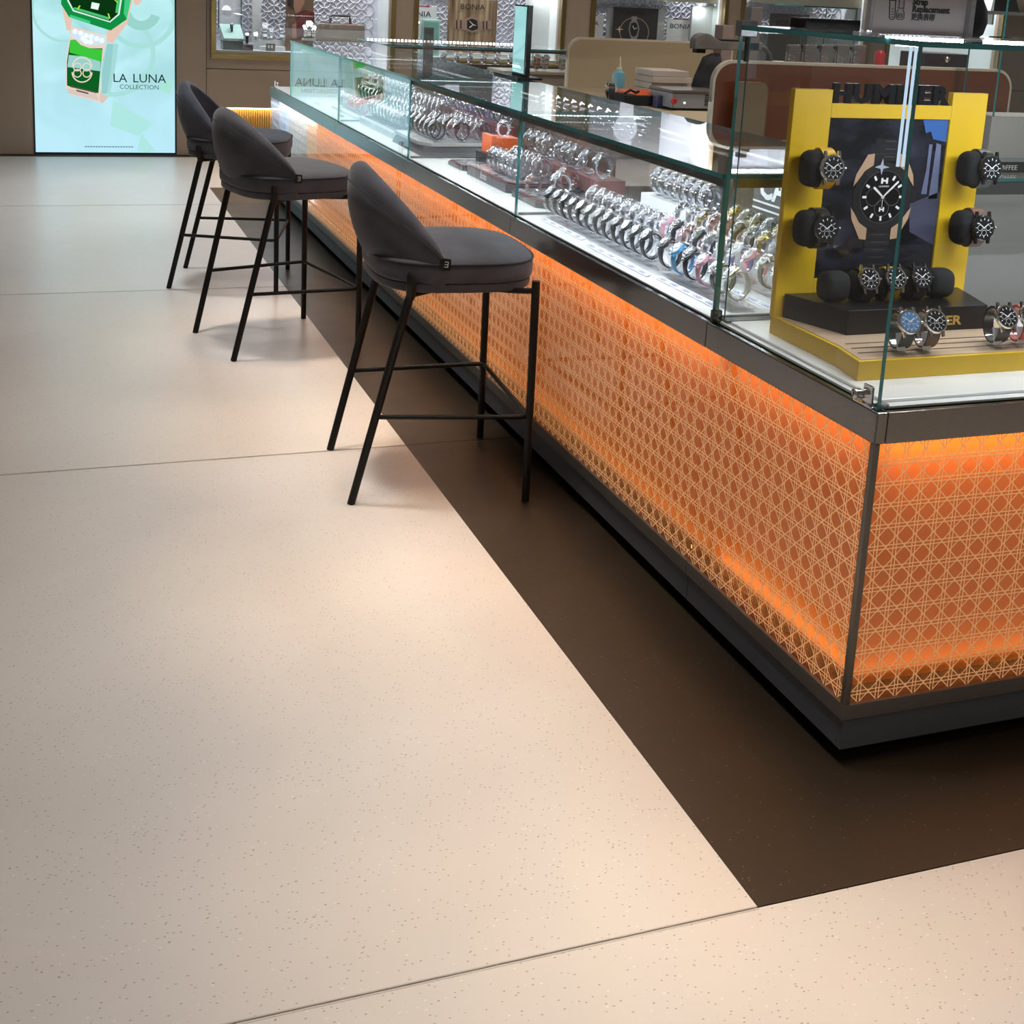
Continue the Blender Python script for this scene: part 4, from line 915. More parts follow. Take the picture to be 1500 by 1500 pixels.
row(.265, [3.205, 3.275, 3.345, 3.42, 3.49, 3.56], zm, '', f'middle column of the marble tray', 'watches on the marble tray', [S('black', 'white', d='dark strapped watch'), S('silver', 'white', d='silver watch')], scale=1.05)
row(.360, [3.21, 3.28, 3.35, 3.42, 3.49, 3.56], zm, '', f'right column of the marble tray', 'watches on the marble tray', S('silver', 'white', d='silver watch'), scale=1.05)
riser(.405, .475, 3.15, 4.33, DK+.12, 'long maroon riser at the back of third low showcase', mat('maroon_card', (.25, .06, .06), .5))
row(.440, [3.18+.07*k for k in range(16) if k < 14], DK+.12, '', f'maroon back riser of {c3}', 'back row of the third showcase', [S('silver', 'white', d='silver watch'), S('silver', 'black', d='steel watch'), S('purple', 'white', d='mauve watch')])
za = tray(.105, .39, 3.66, 4.33, .030, 'pale grey tray with script lettering in third low showcase', mat('pale_lacquer', (.55, .58, .60), .35), mat('pale_rim', (.7, .72, .74), .3), INSET, 'Bonia')
row(.165, [3.71+.062*k for k in range(10)], za, '', f'pale tray front, {c3}', 'front row of the third showcase', S('silver', 'white', d='silver bracelet'))
row(.260, [3.71+.062*k for k in range(10)], za+.02, '', f'pale tray second row, {c3}', 'second row of the third showcase', S('silver', 'black', d='silver bracelet'))
riser(.300, .385, 3.68, 4.31, za+.05, 'clear riser on the pale tray in third low showcase', None, za)
row(.340, [3.71+.066*k for k in range(9)], za+.05, '', f'pale tray riser, {c3}', 'third row of the third showcase', S('silver', 'white', d='silver bracelet'))
# fourth low showcase
riser(.12, .34, 4.45, 5.02, DK+.014, 'low pale riser in fourth low showcase', CARD)
row(.165, [4.50+.06*k for k in range(8)], DK+.014, '', f'front row of {c4}', 'front row of the fourth showcase', [S('pink', 'white', d='pink watch'), S('white', 'white', d='white watch'), S('silver', 'white', d='silver watch'), S('pink', 'white', d='rose pink watch')])
row(.275, [4.52+.075*k for k in range(6)], DK+.05, '', f'second row of {c4}', 'second row of the fourth showcase', S('black', 'black', d='black watch'), scale=1.2)
riser(.235, .315, 4.46, 4.98, DK+.05, 'upper pale riser in fourth low showcase', CARD)
row(.42, [4.45+.08*k for k in range(12)], DK+.09, '', f'back row of {c4}', 'back row of the fourth showcase', S('silver', 'white', d='silver watch'))
riser(.385, .46, 4.41, 5.45, DK+.09, 'long clear riser at the back of fourth low showcase')
for k, (y, lb) in enumerate(((5.22, 'small printed label card far along the counter deck'), (4.60, 'small printed label card before the pink watches'))):
    q = thing('label_card', lb, 'label', (.08, y, DK)); part('card', MB().box((.06, y-.05, DK), (.10, y+.05, DK+.002)), CARD, q)
    part('mark', MB().box((.066, y+.005, DK+.002), (.094, y+.040, DK+.0024)).box((.070, y-.04, DK+.002), (.090, y-.012, DK+.0024)), mat('grey_ink', (.12, .13, .16), .5), q)

# ------------------------------------------------------------------ things on the glass tops
mr = thing('counter_mirror', 'small upright black-edged mirror on the glass counter top', 'mirror', (.505, 3.24, 1.0))
part('foot', MB().box((.455, 3.10, 1.0), (.56, 3.40, 1.008)), BLACK, mr, bevel=.001)
part('frame', MB().box((.500, 3.14, 1.008), (.520, 3.30, 1.292)), mat('gloss_frame', (.006, .006, .007), .2), mr, bevel=.001)
part('mirror_face', MB().box((.4985, 3.155, 1.02), (.500, 3.292, 1.285)), mat('mirror', (.72, .82, .80), .03, 1), mr)
hs = thing('acrylic_tag_stand', 'narrow clear acrylic tag stand on the glass counter top', 'sign holder', (.062, 3.045, 1.0))
part('upright', MB().box((.045, 3.035, 1.004), (.082, 3.048, 1.193)), glassy('grey_acrylic', (.62, .60, .60), .08, .05, diffuse=.35, dcol=(.42, .38, .37)), hs, bevel=.001); part('foot', MB().box((.035, 3.02, 1.0), (.092, 3.07, 1.004)), ACRYL, hs)
part('clip', MB().box((.048, 3.033, 1.170), (.079, 3.035, 1.185)), mat('grey_ink', (.12, .13, .16), .5), hs)
sg = thing('service_sign', 'grey acrylic sign for strap service standing on the tall showcase', 'sign', (.30, .30, 1.3085))
q0, q1 = PY(1267, 44, .30), PY(1412, 49, .30); x0, x1, ZT = q0.x, q1.x, 1.3085
SGM = mat('sign_grey', (.36, .32, .325), .35)
part('panel', MB().box((x0+.006, .297, ZT+.004), (x1-.004, .301, 1.46)), SGM, sg)
part('acrylic_frame', MB().box((x0-.006, .285, ZT), (x0+.005, .305, 1.46)).box((x1-.003, .285, ZT), (x1+.008, .305, 1.46)).box((x0-.006, .25, ZT), (x1+.008, .33, ZT+.004)), glassy('frame_acrylic', (.86, .86, .9), .12, .02, diffuse=.25, dcol=(.7, .7, .74)), sg, bevel=.001)
def stext(body, u, v, size, name, bold=.001):
    p = PY(u, v, .2965); return part(name, text_mb(body, size, (p.x, .2965, p.z), (1, 0, 0), (0, 0, 1), .0002, 'LEFT', 1, 0, bold), INK, sg)
stext('Strap', 1337, 6.5, .0160, 'lettering', .0009); stext('Replacement', 1336, 17.0, .0160, 'lettering', .0009); stext('更换表带', 1334, 28.3, .0135, 'lettering', .0004)
def sl_(pts, w_=.0007):
    return MB().tube([tuple(PY(u, v, .2962)) for u, v in pts], w_, 5)
ic = [[(1304, -8), (1303, 26), (1305, 28.5), (1309, 28.5), (1311, 26), (1312.5, -8)], [(1303, 0), (1313, 1)], [(1318, -8), (1317, 10)], [(1325, -8), (1324, 12)], [(1315, 11.5), (1324.5, 12.5)], [(1316, 14), (1313.5, 18), (1313.5, 27), (1315.5, 28.5), (1322, 28.7), (1324, 27), (1324.5, 18.5), (1323, 14.5)], [(1316, 20), (1322, 20.4), (1321.6, 26), (1315.6, 25.6), (1316, 20)], [(1316, 23), (1322, 23.2)]]
ic += [[(1306, v), (1309, v)] for v in (13, 17, 21, 25)]
for i_, p in enumerate(ic): part('pictogram_line', sl_(p), INK, sg)
pb = PY(1208, 42, .50)
solo('black_bar', MB().box((PY(1168, 38, .5).x, .47, ZT), (PY(1248, 40, .5).x, .53, ZT+.022)), mat('gloss_frame', (.006, .006, .007), .2), 'flat black bar lying on top of the tall glass showcase', 'bar', bevel=.003, loc=(pb.x, .5, ZT))
lm = MB(); rnd = random.Random(5); c0 = PY(1426, 25, .46); vs_, fs = [], []
for i, (z, r) in enumerate(((ZT, .018), (ZT+.006, .026), (ZT+.03, .030), (ZT+.055, .027), (ZT+.08, .020), (ZT+.11, .015), (ZT+.15, .012))):
    for k in range(12): rr = r*(1+rnd.uniform(-.12, .12)); vs_.append((c0.x+rr*math.cos(2*PI*k/12)+.004*(i > 3)*-1, .46+rr*.8*math.sin(2*PI*k/12), z))
for i in range(6):
    for k in range(12): fs.append((i*12+k, i*12+(k+1) % 12, (i+1)*12+(k+1) % 12, (i+1)*12+k))
fs += [tuple(range(12))[::-1], tuple(72+k for k in range(12))]; lm.add(vs_, fs)
solo('black_pouch', lm, BLKM, 'lumpy black cloth pouch standing behind the grey service sign', 'pouch', smooth=60, loc=(c0.x, .46, ZT))

# ------------------------------------------------------------------ staff side: bench, partitions, tools
BT = .88
CREAM = noisy('cream_laminate', (.42, .33, .21), (.45, .355, .23), 2, .45); BEIGE = mat('beige_edge', (.62, .54, .42), .5)
wbn = thing('work_bench', 'cream work bench inside the counter ring carrying tools and partitions', 'bench', (1.7, 3.2, 0))
part('bench_top', MB().box((.86, 2.16, BT-.03), (2.17, 4.36, BT)), CREAM, wbn, bevel=.002)
for x, y in ((.95, 2.25), (2.1, 2.25), (.95, 4.26), (2.1, 4.26)): part('leg', MB().box((x-.025, y-.025, 0), (x+.025, y+.025, BT-.03)), ALU, wbn)
def partition(name, u0, v0, u1, v1, y, zb, label, face, edge, corners):
    p, q = PY(u0, v0, y), PY(u1, v1, y); t = thing(name, label, 'partition', ((p.x+q.x)/2, y, zb)); zt = (p.z+q.z)/2
    M = frameM((0, y, 0), (1, 0, 0), (0, 0, 1))
    part('core', MB().prism(rounded(p.x, zb, q.x, zt, .075, 8, corners), -.022, 0, M), edge, t)
    part('facing', MB().prism(rounded(p.x+.010, zb, q.x-.010, zt-.010, .066, 8, corners), 0, .002, M), face, t)
    return p.x, q.x, zt
RUST = mat('rust_laminate', (.16, .038, .010), .45)
rx0, rx1, rzt = partition('rust_partition', 1047, 91, 1486, 99, 2.2, BT, 'rust red desk partition with pale edge and rounded corners behind yellow display', RUST, BEIGE, (0, 0, 1, 1))
partition('cream_partition', 833, 57, 1075, 60, 4.3, BT, 'cream desk partition with rounded corner behind the blue bottle', CREAM, BEIGE, (0, 0, 0, 1))
solo('cream_divider', MB().prism(rounded(.90, BT, 1.02, 1.085, .03, 4, (0, 0, 1, 0)), -.012, 0, frameM((0, 2.10+.04, 0), (1, 0, 0), (0, 0, 1))), mat('tan_laminate', (.20, .14, .09), .5), 'small cream divider board before the rust partition', 'partition', bevel=.001, loc=(.96, 2.14, BT))
bp = PY(905, 132, 3.75); bt = thing('squeeze_bottle', 'blue squeeze bottle with pale nozzle before the cream partition', 'bottle', (bp.x, 3.75, BT))
MT = Matrix.Translation((bp.x, 3.75, BT))
part('body', MB().lathe([(.026, 0), (.029, .004), (.029, .10), (.026, .118), (.014, .126), (.011, .132)], 20, MT), mat('sky_blue_plastic', (.14, .36, .44), .4), bt, smooth=40); part('nozzle', MB().lathe([(.0125, .132), (.0125, .138), (.010, .140), (.006, .168), (.005, .186), (.002, .19)], 14, MT), mat('ivory_plastic', (.66, .55, .40), .4), bt, smooth=40)
mp_ = PY(983, 166, 3.2); mq = PY(1048, 138, 3.2); mc = thing('control_box', 'grey control box with red knob on the staff bench', 'machine', ((mp_.x+mq.x)/2, 3.3, BT))
part('housing', MB().box((mp_.x, 3.2, BT+.01), (mq.x+.03, 3.42, mq.z)), mat('grey_housing', (.24, .25, .27), .45), mc, bevel=.004); part('lid', MB().box((mp_.x-.004, 3.195, mq.z), (mq.x+.034, 3.425, mq.z+.014)), mat('brown_lid', (.10, .075, .065), .4), mc, bevel=.003); part('foot', MB().box((mp_.x+.01, 3.21, BT), (mq.x+.02, 3.41, BT+.01)), BLACK, mc)
kn = PY(987, 148, 3.19); part('knob', MB().lathe([(.010, 0), (.013, .004), (.013, .018), (.010, .022)], 14, frameM((kn.x, 3.2, kn.z), (1, 0, 0), (0, 0, 1))), mat('red_knob', (.5, .02, .03), .3), mc, smooth=40)
kn = PY(1004, 151, 3.19); part('indicator', MB().lathe([(.004, 0), (.004, .004)], 10, frameM((kn.x, 3.2, kn.z), (1, 0, 0), (0, 0, 1))), emis('indicator_glow', (.9, 1, 1), 3, False), mc)
for k in range(6): part('vent', MB().box((mq.x-.05, 3.198, BT+.025+k*.008), (mq.x+.01, 3.2, BT+.029+k*.008)), INK, mc)
zz = BT
for k in range(5):
    a, b = PY(948, 140, 3.65).x, PY(1000+(k % 2)*4, 140, 3.65).x
    solo('flat_box', MB().box((a, 3.60+.006*(k % 3), zz), (b, 3.80, zz+.027)), mat('pale_card', (.52, .43, .36), .6), f'flat pale carton, {("lowest", "second", "third", "fourth", "topmost")[k]} of the stack before the cream partition', 'box', 'stacked flat cartons', bevel=.0015, loc=((a+b)/2, 3.7, zz)); zz += .0285
tp = PY(932, 148, 3.45); tt = thing('tool_tray', 'black tool tray with orange sheet on the bench by the bottle', 'tray', (tp.x, 3.45, BT))
part('tray', MB().box((tp.x-.09, 3.38, BT), (tp.x+.08, 3.53, BT+.045)), BLKM, tt, bevel=.003); part('orange_sheet', MB().hexa([(tp.x-.03, 3.385, BT+.045), (tp.x+.085, 3.385, BT+.045), (tp.x+.085, 3.52, BT+.049), (tp.x-.09, 3.52, BT+.049), (tp.x-.03, 3.385, BT+.048), (tp.x+.085, 3.385, BT+.048), (tp.x+.085, 3.52, BT+.062), (tp.x-.09, 3.52, BT+.062)]), mat('orange_sheet', (.62, .10, .02), .5), tt)
part('pliers', MB().tube([(tp.x-.08, 3.40, BT+.052), (tp.x-.05, 3.41, BT+.066), (tp.x-.03, 3.40, BT+.056), (tp.x-.01, 3.41, BT+.06)], .006, 6), BLACK, tt)
bb = PY(966, 150, 3.3); solo('small_blue_box', MB().box((bb.x-.018, 3.29, BT), (bb.x+.018, 3.33, PY(966, 140, 3.3).z)), mat('navy_card', (.05, .055, .13), .5), 'small dark blue box beside the grey control box', 'box', bevel=.001, loc=(bb.x, 3.31, BT))
wr = PY(895, 138, 3.35); watch((wr.x, 3.35, BT), 'black and white sports watch on a stand beside the blue bottle', 'watches on the bench', strap='black', dial='white', ang=30, rz=PI/2-.3, big=1, film=False, scale=1.15)
# press with dome head, arm, post and a dark cloth cover hanging below
AX = 3.45; a0, a1 = PY(1016, 62, AX), PY(1100, 62, AX); ph = PY(1096, 8, AX)
pr = thing('bench_press', 'grey bench press with domed head, arm and post behind the rust partition', 'machine', (a1.x, AX, BT))
GRB = noisy('grey_cast', (.13, .12, .11), (.18, .165, .15), 20, .45)
part('post', MB().box((a1.x-.028, AX-.03, BT), (a1.x+.028, AX+.03, ph.z-.005)), mat('taupe_metal', (.16, .135, .13), .45), pr, bevel=.003); part('post_cap', MB().box((a1.x-.02, AX-.02, ph.z-.005), (a1.x+.02, AX+.02, ph.z+.02)), mat('grey_clamp', (.25, .25, .26), .35, .6), pr, bevel=.003)
zc_ = a0.z; hd = a0.x+.048
part('arm', MB().prism([(hd-.055, zc_-.028), (a1.x+.045, zc_-.028), (a1.x+.045, zc_+.012), (hd+.07, zc_+.012), (hd+.045, zc_+.022)] + [(hd+.05*math.cos(math.radians(t))-.005, zc_+.008+.035*math.sin(math.radians(t))) for t in (50, 75, 100, 130, 160, 180)], -.025, .03, frameM((0, AX, 0), (1, 0, 0), (0, 0, 1))), GRB, pr, bevel=.004)
part('chuck', MB().box((hd-.04, AX-.02, zc_-.045), (hd+.005, AX+.02, zc_-.028)), BLACK, pr); part('arm_grip', MB().box((hd+.075, AX-.03, zc_+.012), (a1.x-.03, AX+.02, zc_+.019)), BLACK, pr, bevel=.002)
part('hose', MB().tube([(a1.x+.03, AX, zc_-.008), (a1.x+.07, AX, zc_-.012), (a1.x+.10, AX, zc_-.04), (a1.x+.115, AX, zc_-.09), (a1.x+.12, AX, BT+.02)], .011, 8), mat('slate_hose', (.07, .075, .09), .5), pr, smooth=60)
cv = MB(); k_ = [(1035, 78, .02), (1030, 84, .045), (1028, 96, .055), (1024, 112, .065), (1022, 126, .072), (1022, 138, .070)]; vs_ = []; seg = 14
for u, v, r in k_:
    c = PY(u+14, v, 3.40)
    for q in range(seg): rr = r*(1+.10*math.sin(q*2.3)); vs_.append((c.x+rr*math.cos(2*PI*q/seg), 3.40+rr*.55*math.sin(2*PI*q/seg), c.z))
fs = []
for i in range(len(k_)-1):
    for q in range(seg): fs.append((i*seg+q, i*seg+(q+1) % seg, (i+1)*seg+(q+1) % seg, (i+1)*seg+q))
fs += [tuple(range(seg)), tuple((len(k_)-1)*seg+q for q in range(seg))[::-1]]
cv.add(vs_, fs); cq = PY(1036, 138, 3.40); cvo = solo('cloth_cover', cv, noisy('black_cloth', (.012, .011, .012), (.03, .028, .03), 12, .9), 'black cloth cover hung beneath the domed press head', 'cover', smooth=180, loc=(cq.x, 3.40, cq.z))
cb = PY(1063, 54, 3.7); solo('carton', MB().box((cb.x-.028, 3.68, BT), (cb.x+.028, 3.76, PY(1063, 37, 3.7).z)), mat('mauve_card', (.30, .22, .19), .6), 'tall mauve carton standing behind the grey press arm', 'box', bevel=.002, loc=(cb.x, 3.72, BT))
# row of clear sleeves and a tool box seen above the rust partition
for k in range(5):
    u = 1150+k*24; p, q = PY(u, 92, 2.55), PY(u+20, 66, 2.55)
    t = thing('plastic_sleeve', f'clear plastic sleeve, {ORD[k]} from the left, above the rust partition', 'bag', (p.x, 2.55, BT), 0, 'plastic sleeves')
    part('sleeve', MB().hexa([(p.x, 2.53, BT), (q.x, 2.53, BT), (q.x, 2.60, BT), (p.x, 2.60, BT), (p.x+.012, 2.55, q.z), (q.x+.012, 2.55, q.z), (q.x+.012, 2.57, q.z), (p.x+.012, 2.57, q.z)]), glassy('grey_sleeve', (.55, .52, .53), .15, .1, diffuse=.55, dcol=(.26, .23, .235), bump=.4, scale=30), t, bevel=.003); part('card_insert', MB().box((p.x+.006, 2.557, BT+.01), (q.x-.002, 2.561, q.z-.03)), SGM, t)
p, q = PY(1163, 62, 2.62), PY(1256, 72, 2.62); solo('black_rail', MB().box((p.x, 2.61, q.z-.004), (q.x, 2.63, q.z+.008)).box((p.x, 2.61, BT), (p.x+.012, 2.63, q.z)).box((q.x-.012, 2.61, BT), (q.x, 2.63, q.z)), BLACK, 'thin black rail behind the clear plastic sleeves', 'rail', loc=((p.x+q.x)/2, 2.62, BT))
p, q = PY(1352, 94, 2.45), PY(1420, 80, 2.45); bx = thing('dark_case', 'dark plum tool case with silver knob above the rust partition', 'box', ((p.x+q.x)/2, 2.5, BT)); part('case_body', MB().box((p.x, 2.45, BT), (q.x, 2.60, q.z)), mat('plum_case', (.035, .025, .035), .4), bx, bevel=.003)
kq = PY(1388, 87, 2.44); part('knob', MB().lathe([(.008, 0), (.013, .006), (.013, .012), (.006, .018)], 12, frameM((kq.x, 2.45, kq.z), (1, 0, 0), (0, 0, 1))), CHROME, bx, smooth=30)
p, q = PY(1281, 96, 2.5), PY(1291, 74, 2.5); solo('red_canister', MB().lathe([(.018, 0), (.020, .004), (.020, q.z-BT-.012), (.012, q.z-BT)], 14, Matrix.Translation((p.x+.02, 2.5, BT))), mat('red_knob', (.5, .02, .03), .3), 'small red canister above the rust partition', 'canister', smooth=40, loc=(p.x+.02, 2.5, BT))
# grey back counter at the right, with glass top and name label
gc = thing('back_counter', 'grey staff counter with glass top behind the tall showcase at right', 'counter', (2.1, 1.8, 0)); GRYC = noisy('grey_laminate', (.46, .45, .44), (.50, .49, .48), 3, .35)
part('body', MB().box((1.36, 1.50, 0), (3.0, 1.95, .80)), GRYC, gc); part('glass_top', MB().pane((1.34, 1.48, .845), (3.0, 1.95, .855), 2), [GLASS, EDGE], gc); part('rail', MB().box((1.36, 1.50, .80), (3.0, 1.52, .845)), ALU, gc)
cl = PY(1472, 262, 1.6); sl2 = thing('name_label', 'black label with white capitals on the grey staff counter', 'sign', (cl.x, 1.6, .855)); part('plate', MB().box((cl.x-.05, 1.598, .855), (cl.x+.16, 1.604, .890)), mat('label_black', (.03, .03, .03), .4), sl2); part('lettering', text_mb('COFFEE', .022, (cl.x-.042, 1.5975, .864), (1, 0, 0), (0, 0, 1), .0003, 'LEFT', 1.1), WPRINT, sl2)
gp = PY(1466, 40, 1.98); gt_ = thing('far_glass_case', 'slim glass case with teal edges at the far right of the counter ring', 'display case', (gp.x+.3, 2.05, 0)); part('side_pane', MB().pane((gp.x, 1.965, 1.0), (gp.x+.008, 2.135, 1.9), 0), [GLASS, EDGE], gt_); part('shelf_body', MB().box((gp.x, 1.965, 0), (gp.x+.6, 2.135, 1.0)), GRYC, gt_); part('front_pane', MB().pane((gp.x+.009, 1.965, 1.0), (gp.x+.6, 1.972, 1.9), 1), [GLASS, EDGE], gt_)

# ------------------------------------------------------------------ far arm of the counter ring
fa = thing('far_showcase', 'far low glass showcase closing the counter ring, watches under bright beads', 'display case', (1.1, 5.9, 0), 0, 'showcases of the glass counter')
fx1 = PZ(830, 73.5, 1.0).x
part('body', MB().box((.53, 5.62, 0), (fx1, 6.2, .80)), TAUPE, fa); part('rail', MB().box((.53, 5.60, .80), (fx1, 5.62, .90)), mat('bronze_rail', (.12, .085, .06), .4), fa); part('deck', MB().box((.53, 5.62, .80), (fx1, 6.2, .815)), WHITE, fa)
part('top_rail', MB().box((.53, 5.60, .976), (fx1, 5.615, .989)), mat('bronze_rail', (.12, .085, .06), .4), fa); part('top_pane', MB().pane((.52, 5.59, .99), (fx1+.01, 6.22, 1.0), 2), [GLASS, EDGE], fa); part('front_pane', MB().pane((.53, 5.602, .90), (fx1, 5.608, .976), 1), [GLASS, EDGE], fa); part('end_pane', MB().pane((fx1-.008, 5.62, .815), (fx1, 6.19, .989), 0), [GLASS, EDGE], fa)
bead_strip('bead_strip', (.55, 6.08, 1.004), (fx1-.06, 6.08, 1.004), fa, .024, .0055); bead_strip('bead_strip', (.55, 5.64, .985), (fx1-.05, 5.64, .985), fa, .02, .004)
area('case_lamp', (1.1, 6.14, .97), fx1-.7, 2.2, COOL, (1.1, 5.9, .82), .02)
for k in range(10):
    x = .68+k*.085; watch((x, 5.72, .875), f'silver watch, {ORD[k]} from the left, front row of far showcase', 'watches in the far showcase', strap='silver', dial='white', rz=PI/2, film=False)
riser2 = solo('display_riser', MB().box((.60, 5.68, .815), (fx1-.06, 5.76, .875)), CARD, 'white riser carrying the front watches of the far showcase', 'riser', 'watch risers', loc=(1.1, 5.72, .815))
# pale shelf with loose watches between bench and far arm
sh = thing('pale_shelf', 'low pale shelf unit before the far showcase, three watches on it', 'shelf', (1.35, 5.0, 0)); part('shelf_top', MB().box((1.02, 4.86, .90), (1.75, 5.14, .915)), CREAM, sh, bevel=.002); part('shelf_body', MB().box((1.04, 4.88, 0), (1.73, 5.12, .90)), TAUPE, sh)
for k, (u, st) in enumerate(((785, 'rose'), (797, 'silver'), (822, 'silver'))):
    p = PY(u, 110, 4.95); watch((p.x, 4.95, .915), f'{("rose", "silver", "steel")[k]} bracelet watch, {("left", "middle", "right")[k]} of three on the pale shelf', 'watches on the pale shelf', strap=st, dial='white', rz=PI/2, film=False, scale=1.1)

# ------------------------------------------------------------------ contents of the wall windows
FZ = WZ0+.022
def card(u0, u1, v0, v1, y, txt, tv, ts, red, label, m=None, ink_=None, ux=None):
    p, q = PY(u0, v1, y), PY(u1, v0, y); t = thing('name_card', label, 'sign', ((p.x+q.x)/2, y, FZ), 0)
    part('card', MB().box((p.x, y, FZ), (q.x, y+.012, q.z)), m or CARD, t)
    if red: part('red_line', MB().box((p.x+.06, y-.001, q.z-.004), (q.x-.06, y, q.z+.004)), mat('red_print', (.35, .03, .03), .5), t)
    if txt:
        o = PY(ux or (u0+u1)/2, tv, y); part('lettering', text_mb(txt, ts, (o.x, y-.001, o.z), (1, 0, 0), (0, 0, 1), .0004, 'CENTER', 1.15), ink_ or INK, t)
    return t
y3 = YW+.24
card(586, 640, 10, 60, y3, 'BONIA', 24, .062, True, 'white name card with red line in the second wall window', ux=612)
card(846, 885, 23, 62, y3, 'BONIA', 37, .052, True, 'white name card cut by the gold frame, third wall window', ux=862)
card(975, 1018, 29, 64, y3, 'BONIA', 42, .058, True, 'white name card with red line right of the ring poster')
card(1125, 1186, 22, 64, y3, 'BONIA', 37, .062, False, 'dark grey name board in the fourth wall window', mat('board_grey', (.10, .095, .095), .5), INK, 1152)
def poster(u0, u1, v0, v1, y, label, m):
    p, q = PY(u0, v1, y), PY(u1, v0, y); t = thing('window_poster', label, 'poster', ((p.x+q.x)/2, y, FZ)); part('print', MB().box((p.x, y, FZ), (q.x, y+.015, q.z)), m, t); return t
def flat(t, name, polys, m, y, lv):
    M = frameM((0, y, 0), (1, 0, 0), (0, 0, 1))
    for p in polys:
        b = MB()
        for q in (p if isinstance(p[0][0], (tuple, list)) else [p]): b.prism(q, lv*.0008, lv*.0008+.0007, M)
        part(name, b, m, t)
pt = lambda y, *ps: [(PY(u, v, y).x, PY(u, v, y).z) for u, v in ps][::-1]
cur = noisy('curtain_print', (.12, .055, .02), (.62, .46, .30), 3, .4, (9, 1, .5), r0=.3, r1=.75, detail=2)
pA = poster(655, 729, 1, 62, y3, 'poster of a square rose watch on a brown curtain, second window', cur)
MW2 = frameM((0, y3, 0), (1, 0, 0), (0, 0, 1)); rp = mat('rose_print', (.40, .28, .22), .35)
flat(pA, 'band_print', [pt(y3, (666, 29), (681, 31), (681, 44), (666, 41)), pt(y3, (702, 31), (719, 30), (720, 42), (702, 44))], rp, y3, 1)
flat(pA, 'band_shade', [pt(y3, (668+6*k, 29.3), (670+6*k, 29.5), (670+6*k, 42), (668+6*k, 41.6)) for k in range(2)]+[pt(y3, (707+5*k, 31), (709+5*k, 30.8), (709+5*k, 43), (707+5*k, 43)) for k in range(2)], mat('brown_print', (.07, .035, .02), .4), y3, 2)
flat(pA, 'case_print', [pt(y3, (681, 28), (691, 24), (702, 28), (703, 44), (692, 48), (681, 44))], rp, y3, 2); flat(pA, 'dial_print', [pt(y3, (684, 30), (691, 27), (699, 30), (700, 42), (692, 45), (684, 42))], mat('dark_print', (.02, .012, .01), .4), y3, 3)
flat(pA, 'hand_print', [pt(y3, (687, 31), (692, 36), (693, 35.5), (688, 30.6)), pt(y3, (692, 35), (697, 37), (697, 38), (692, 36.4)), pt(y3, (687, 40), (692, 36), (693, 37), (688, 41))], WPRINT, y3, 4)
o = PY(692, 14, y3); part('lettering', text_mb('BONIA', .062, (o.x, y3-.004, o.z), (1, 0, 0), (0, 0, 1), .0004, 'CENTER', 1.1), INK, pA)
pB = poster(897, 965, 13, 62, y3, 'dark poster of a silver watch inside a glowing ring, third window', mat('dark_sky_print', (.035, .033, .033), .4))
def uvring(cx, cy, r0, r1, y, a0=0, a1=360, n=30): return ringpoly(cx, cy, r0, r1, n, a0, a1, lambda u, v: (PY(u, v, y).x, PY(u, v, y).z))
flat(pB, 'glow_ring', [uvring(929, 47, 20.6, 21.6, y3, 150, 390)], mat('glow_print', (.62, .36, .24), .4), y3, 1); flat(pB, 'glow_star', [pt(y3, (901, 43), (906, 42), (907, 38), (908.5, 42), (914, 43), (908.5, 44), (907, 48), (906, 44))], mat('star_print', (.8, .6, .5), .4), y3, 2)
flat(pB, 'band_print', [pt(y3, (925, 24), (933, 24), (933, 32), (925, 32)), pt(y3, (924, 53), (933, 53), (933, 60), (924, 60))], mat('steel_print', (.34, .34, .36), .3), y3, 2); flat(pB, 'case_print', [pt(y3, (923, 32), (928, 30), (934, 32), (936.5, 42), (934, 54), (928, 57), (923, 54), (920.5, 43))], MATS['steel_print'], y3, 3); flat(pB, 'dial_print', [pt(y3, (924.5, 34), (928, 32.5), (932.5, 34), (934.5, 43), (932, 52), (928, 54), (924.5, 52), (922.5, 43))], mat('dark_print', (.02, .012, .01), .4), y3, 4)
flat(pB, 'hand_print', [pt(y3, (926, 38), (928.5, 43), (929.5, 42.5), (927, 37.6)), pt(y3, (928.5, 42.5), (933, 40), (933, 41), (928.8, 43.5))], WPRINT, y3, 5)
o = PY(931, 22, y3); part('lettering', text_mb('BONIA', .052, (o.x, y3-.004, o.z), (1, 0, 0), (0, 0, 1), .0004, 'CENTER', 1.1), INK, pB)
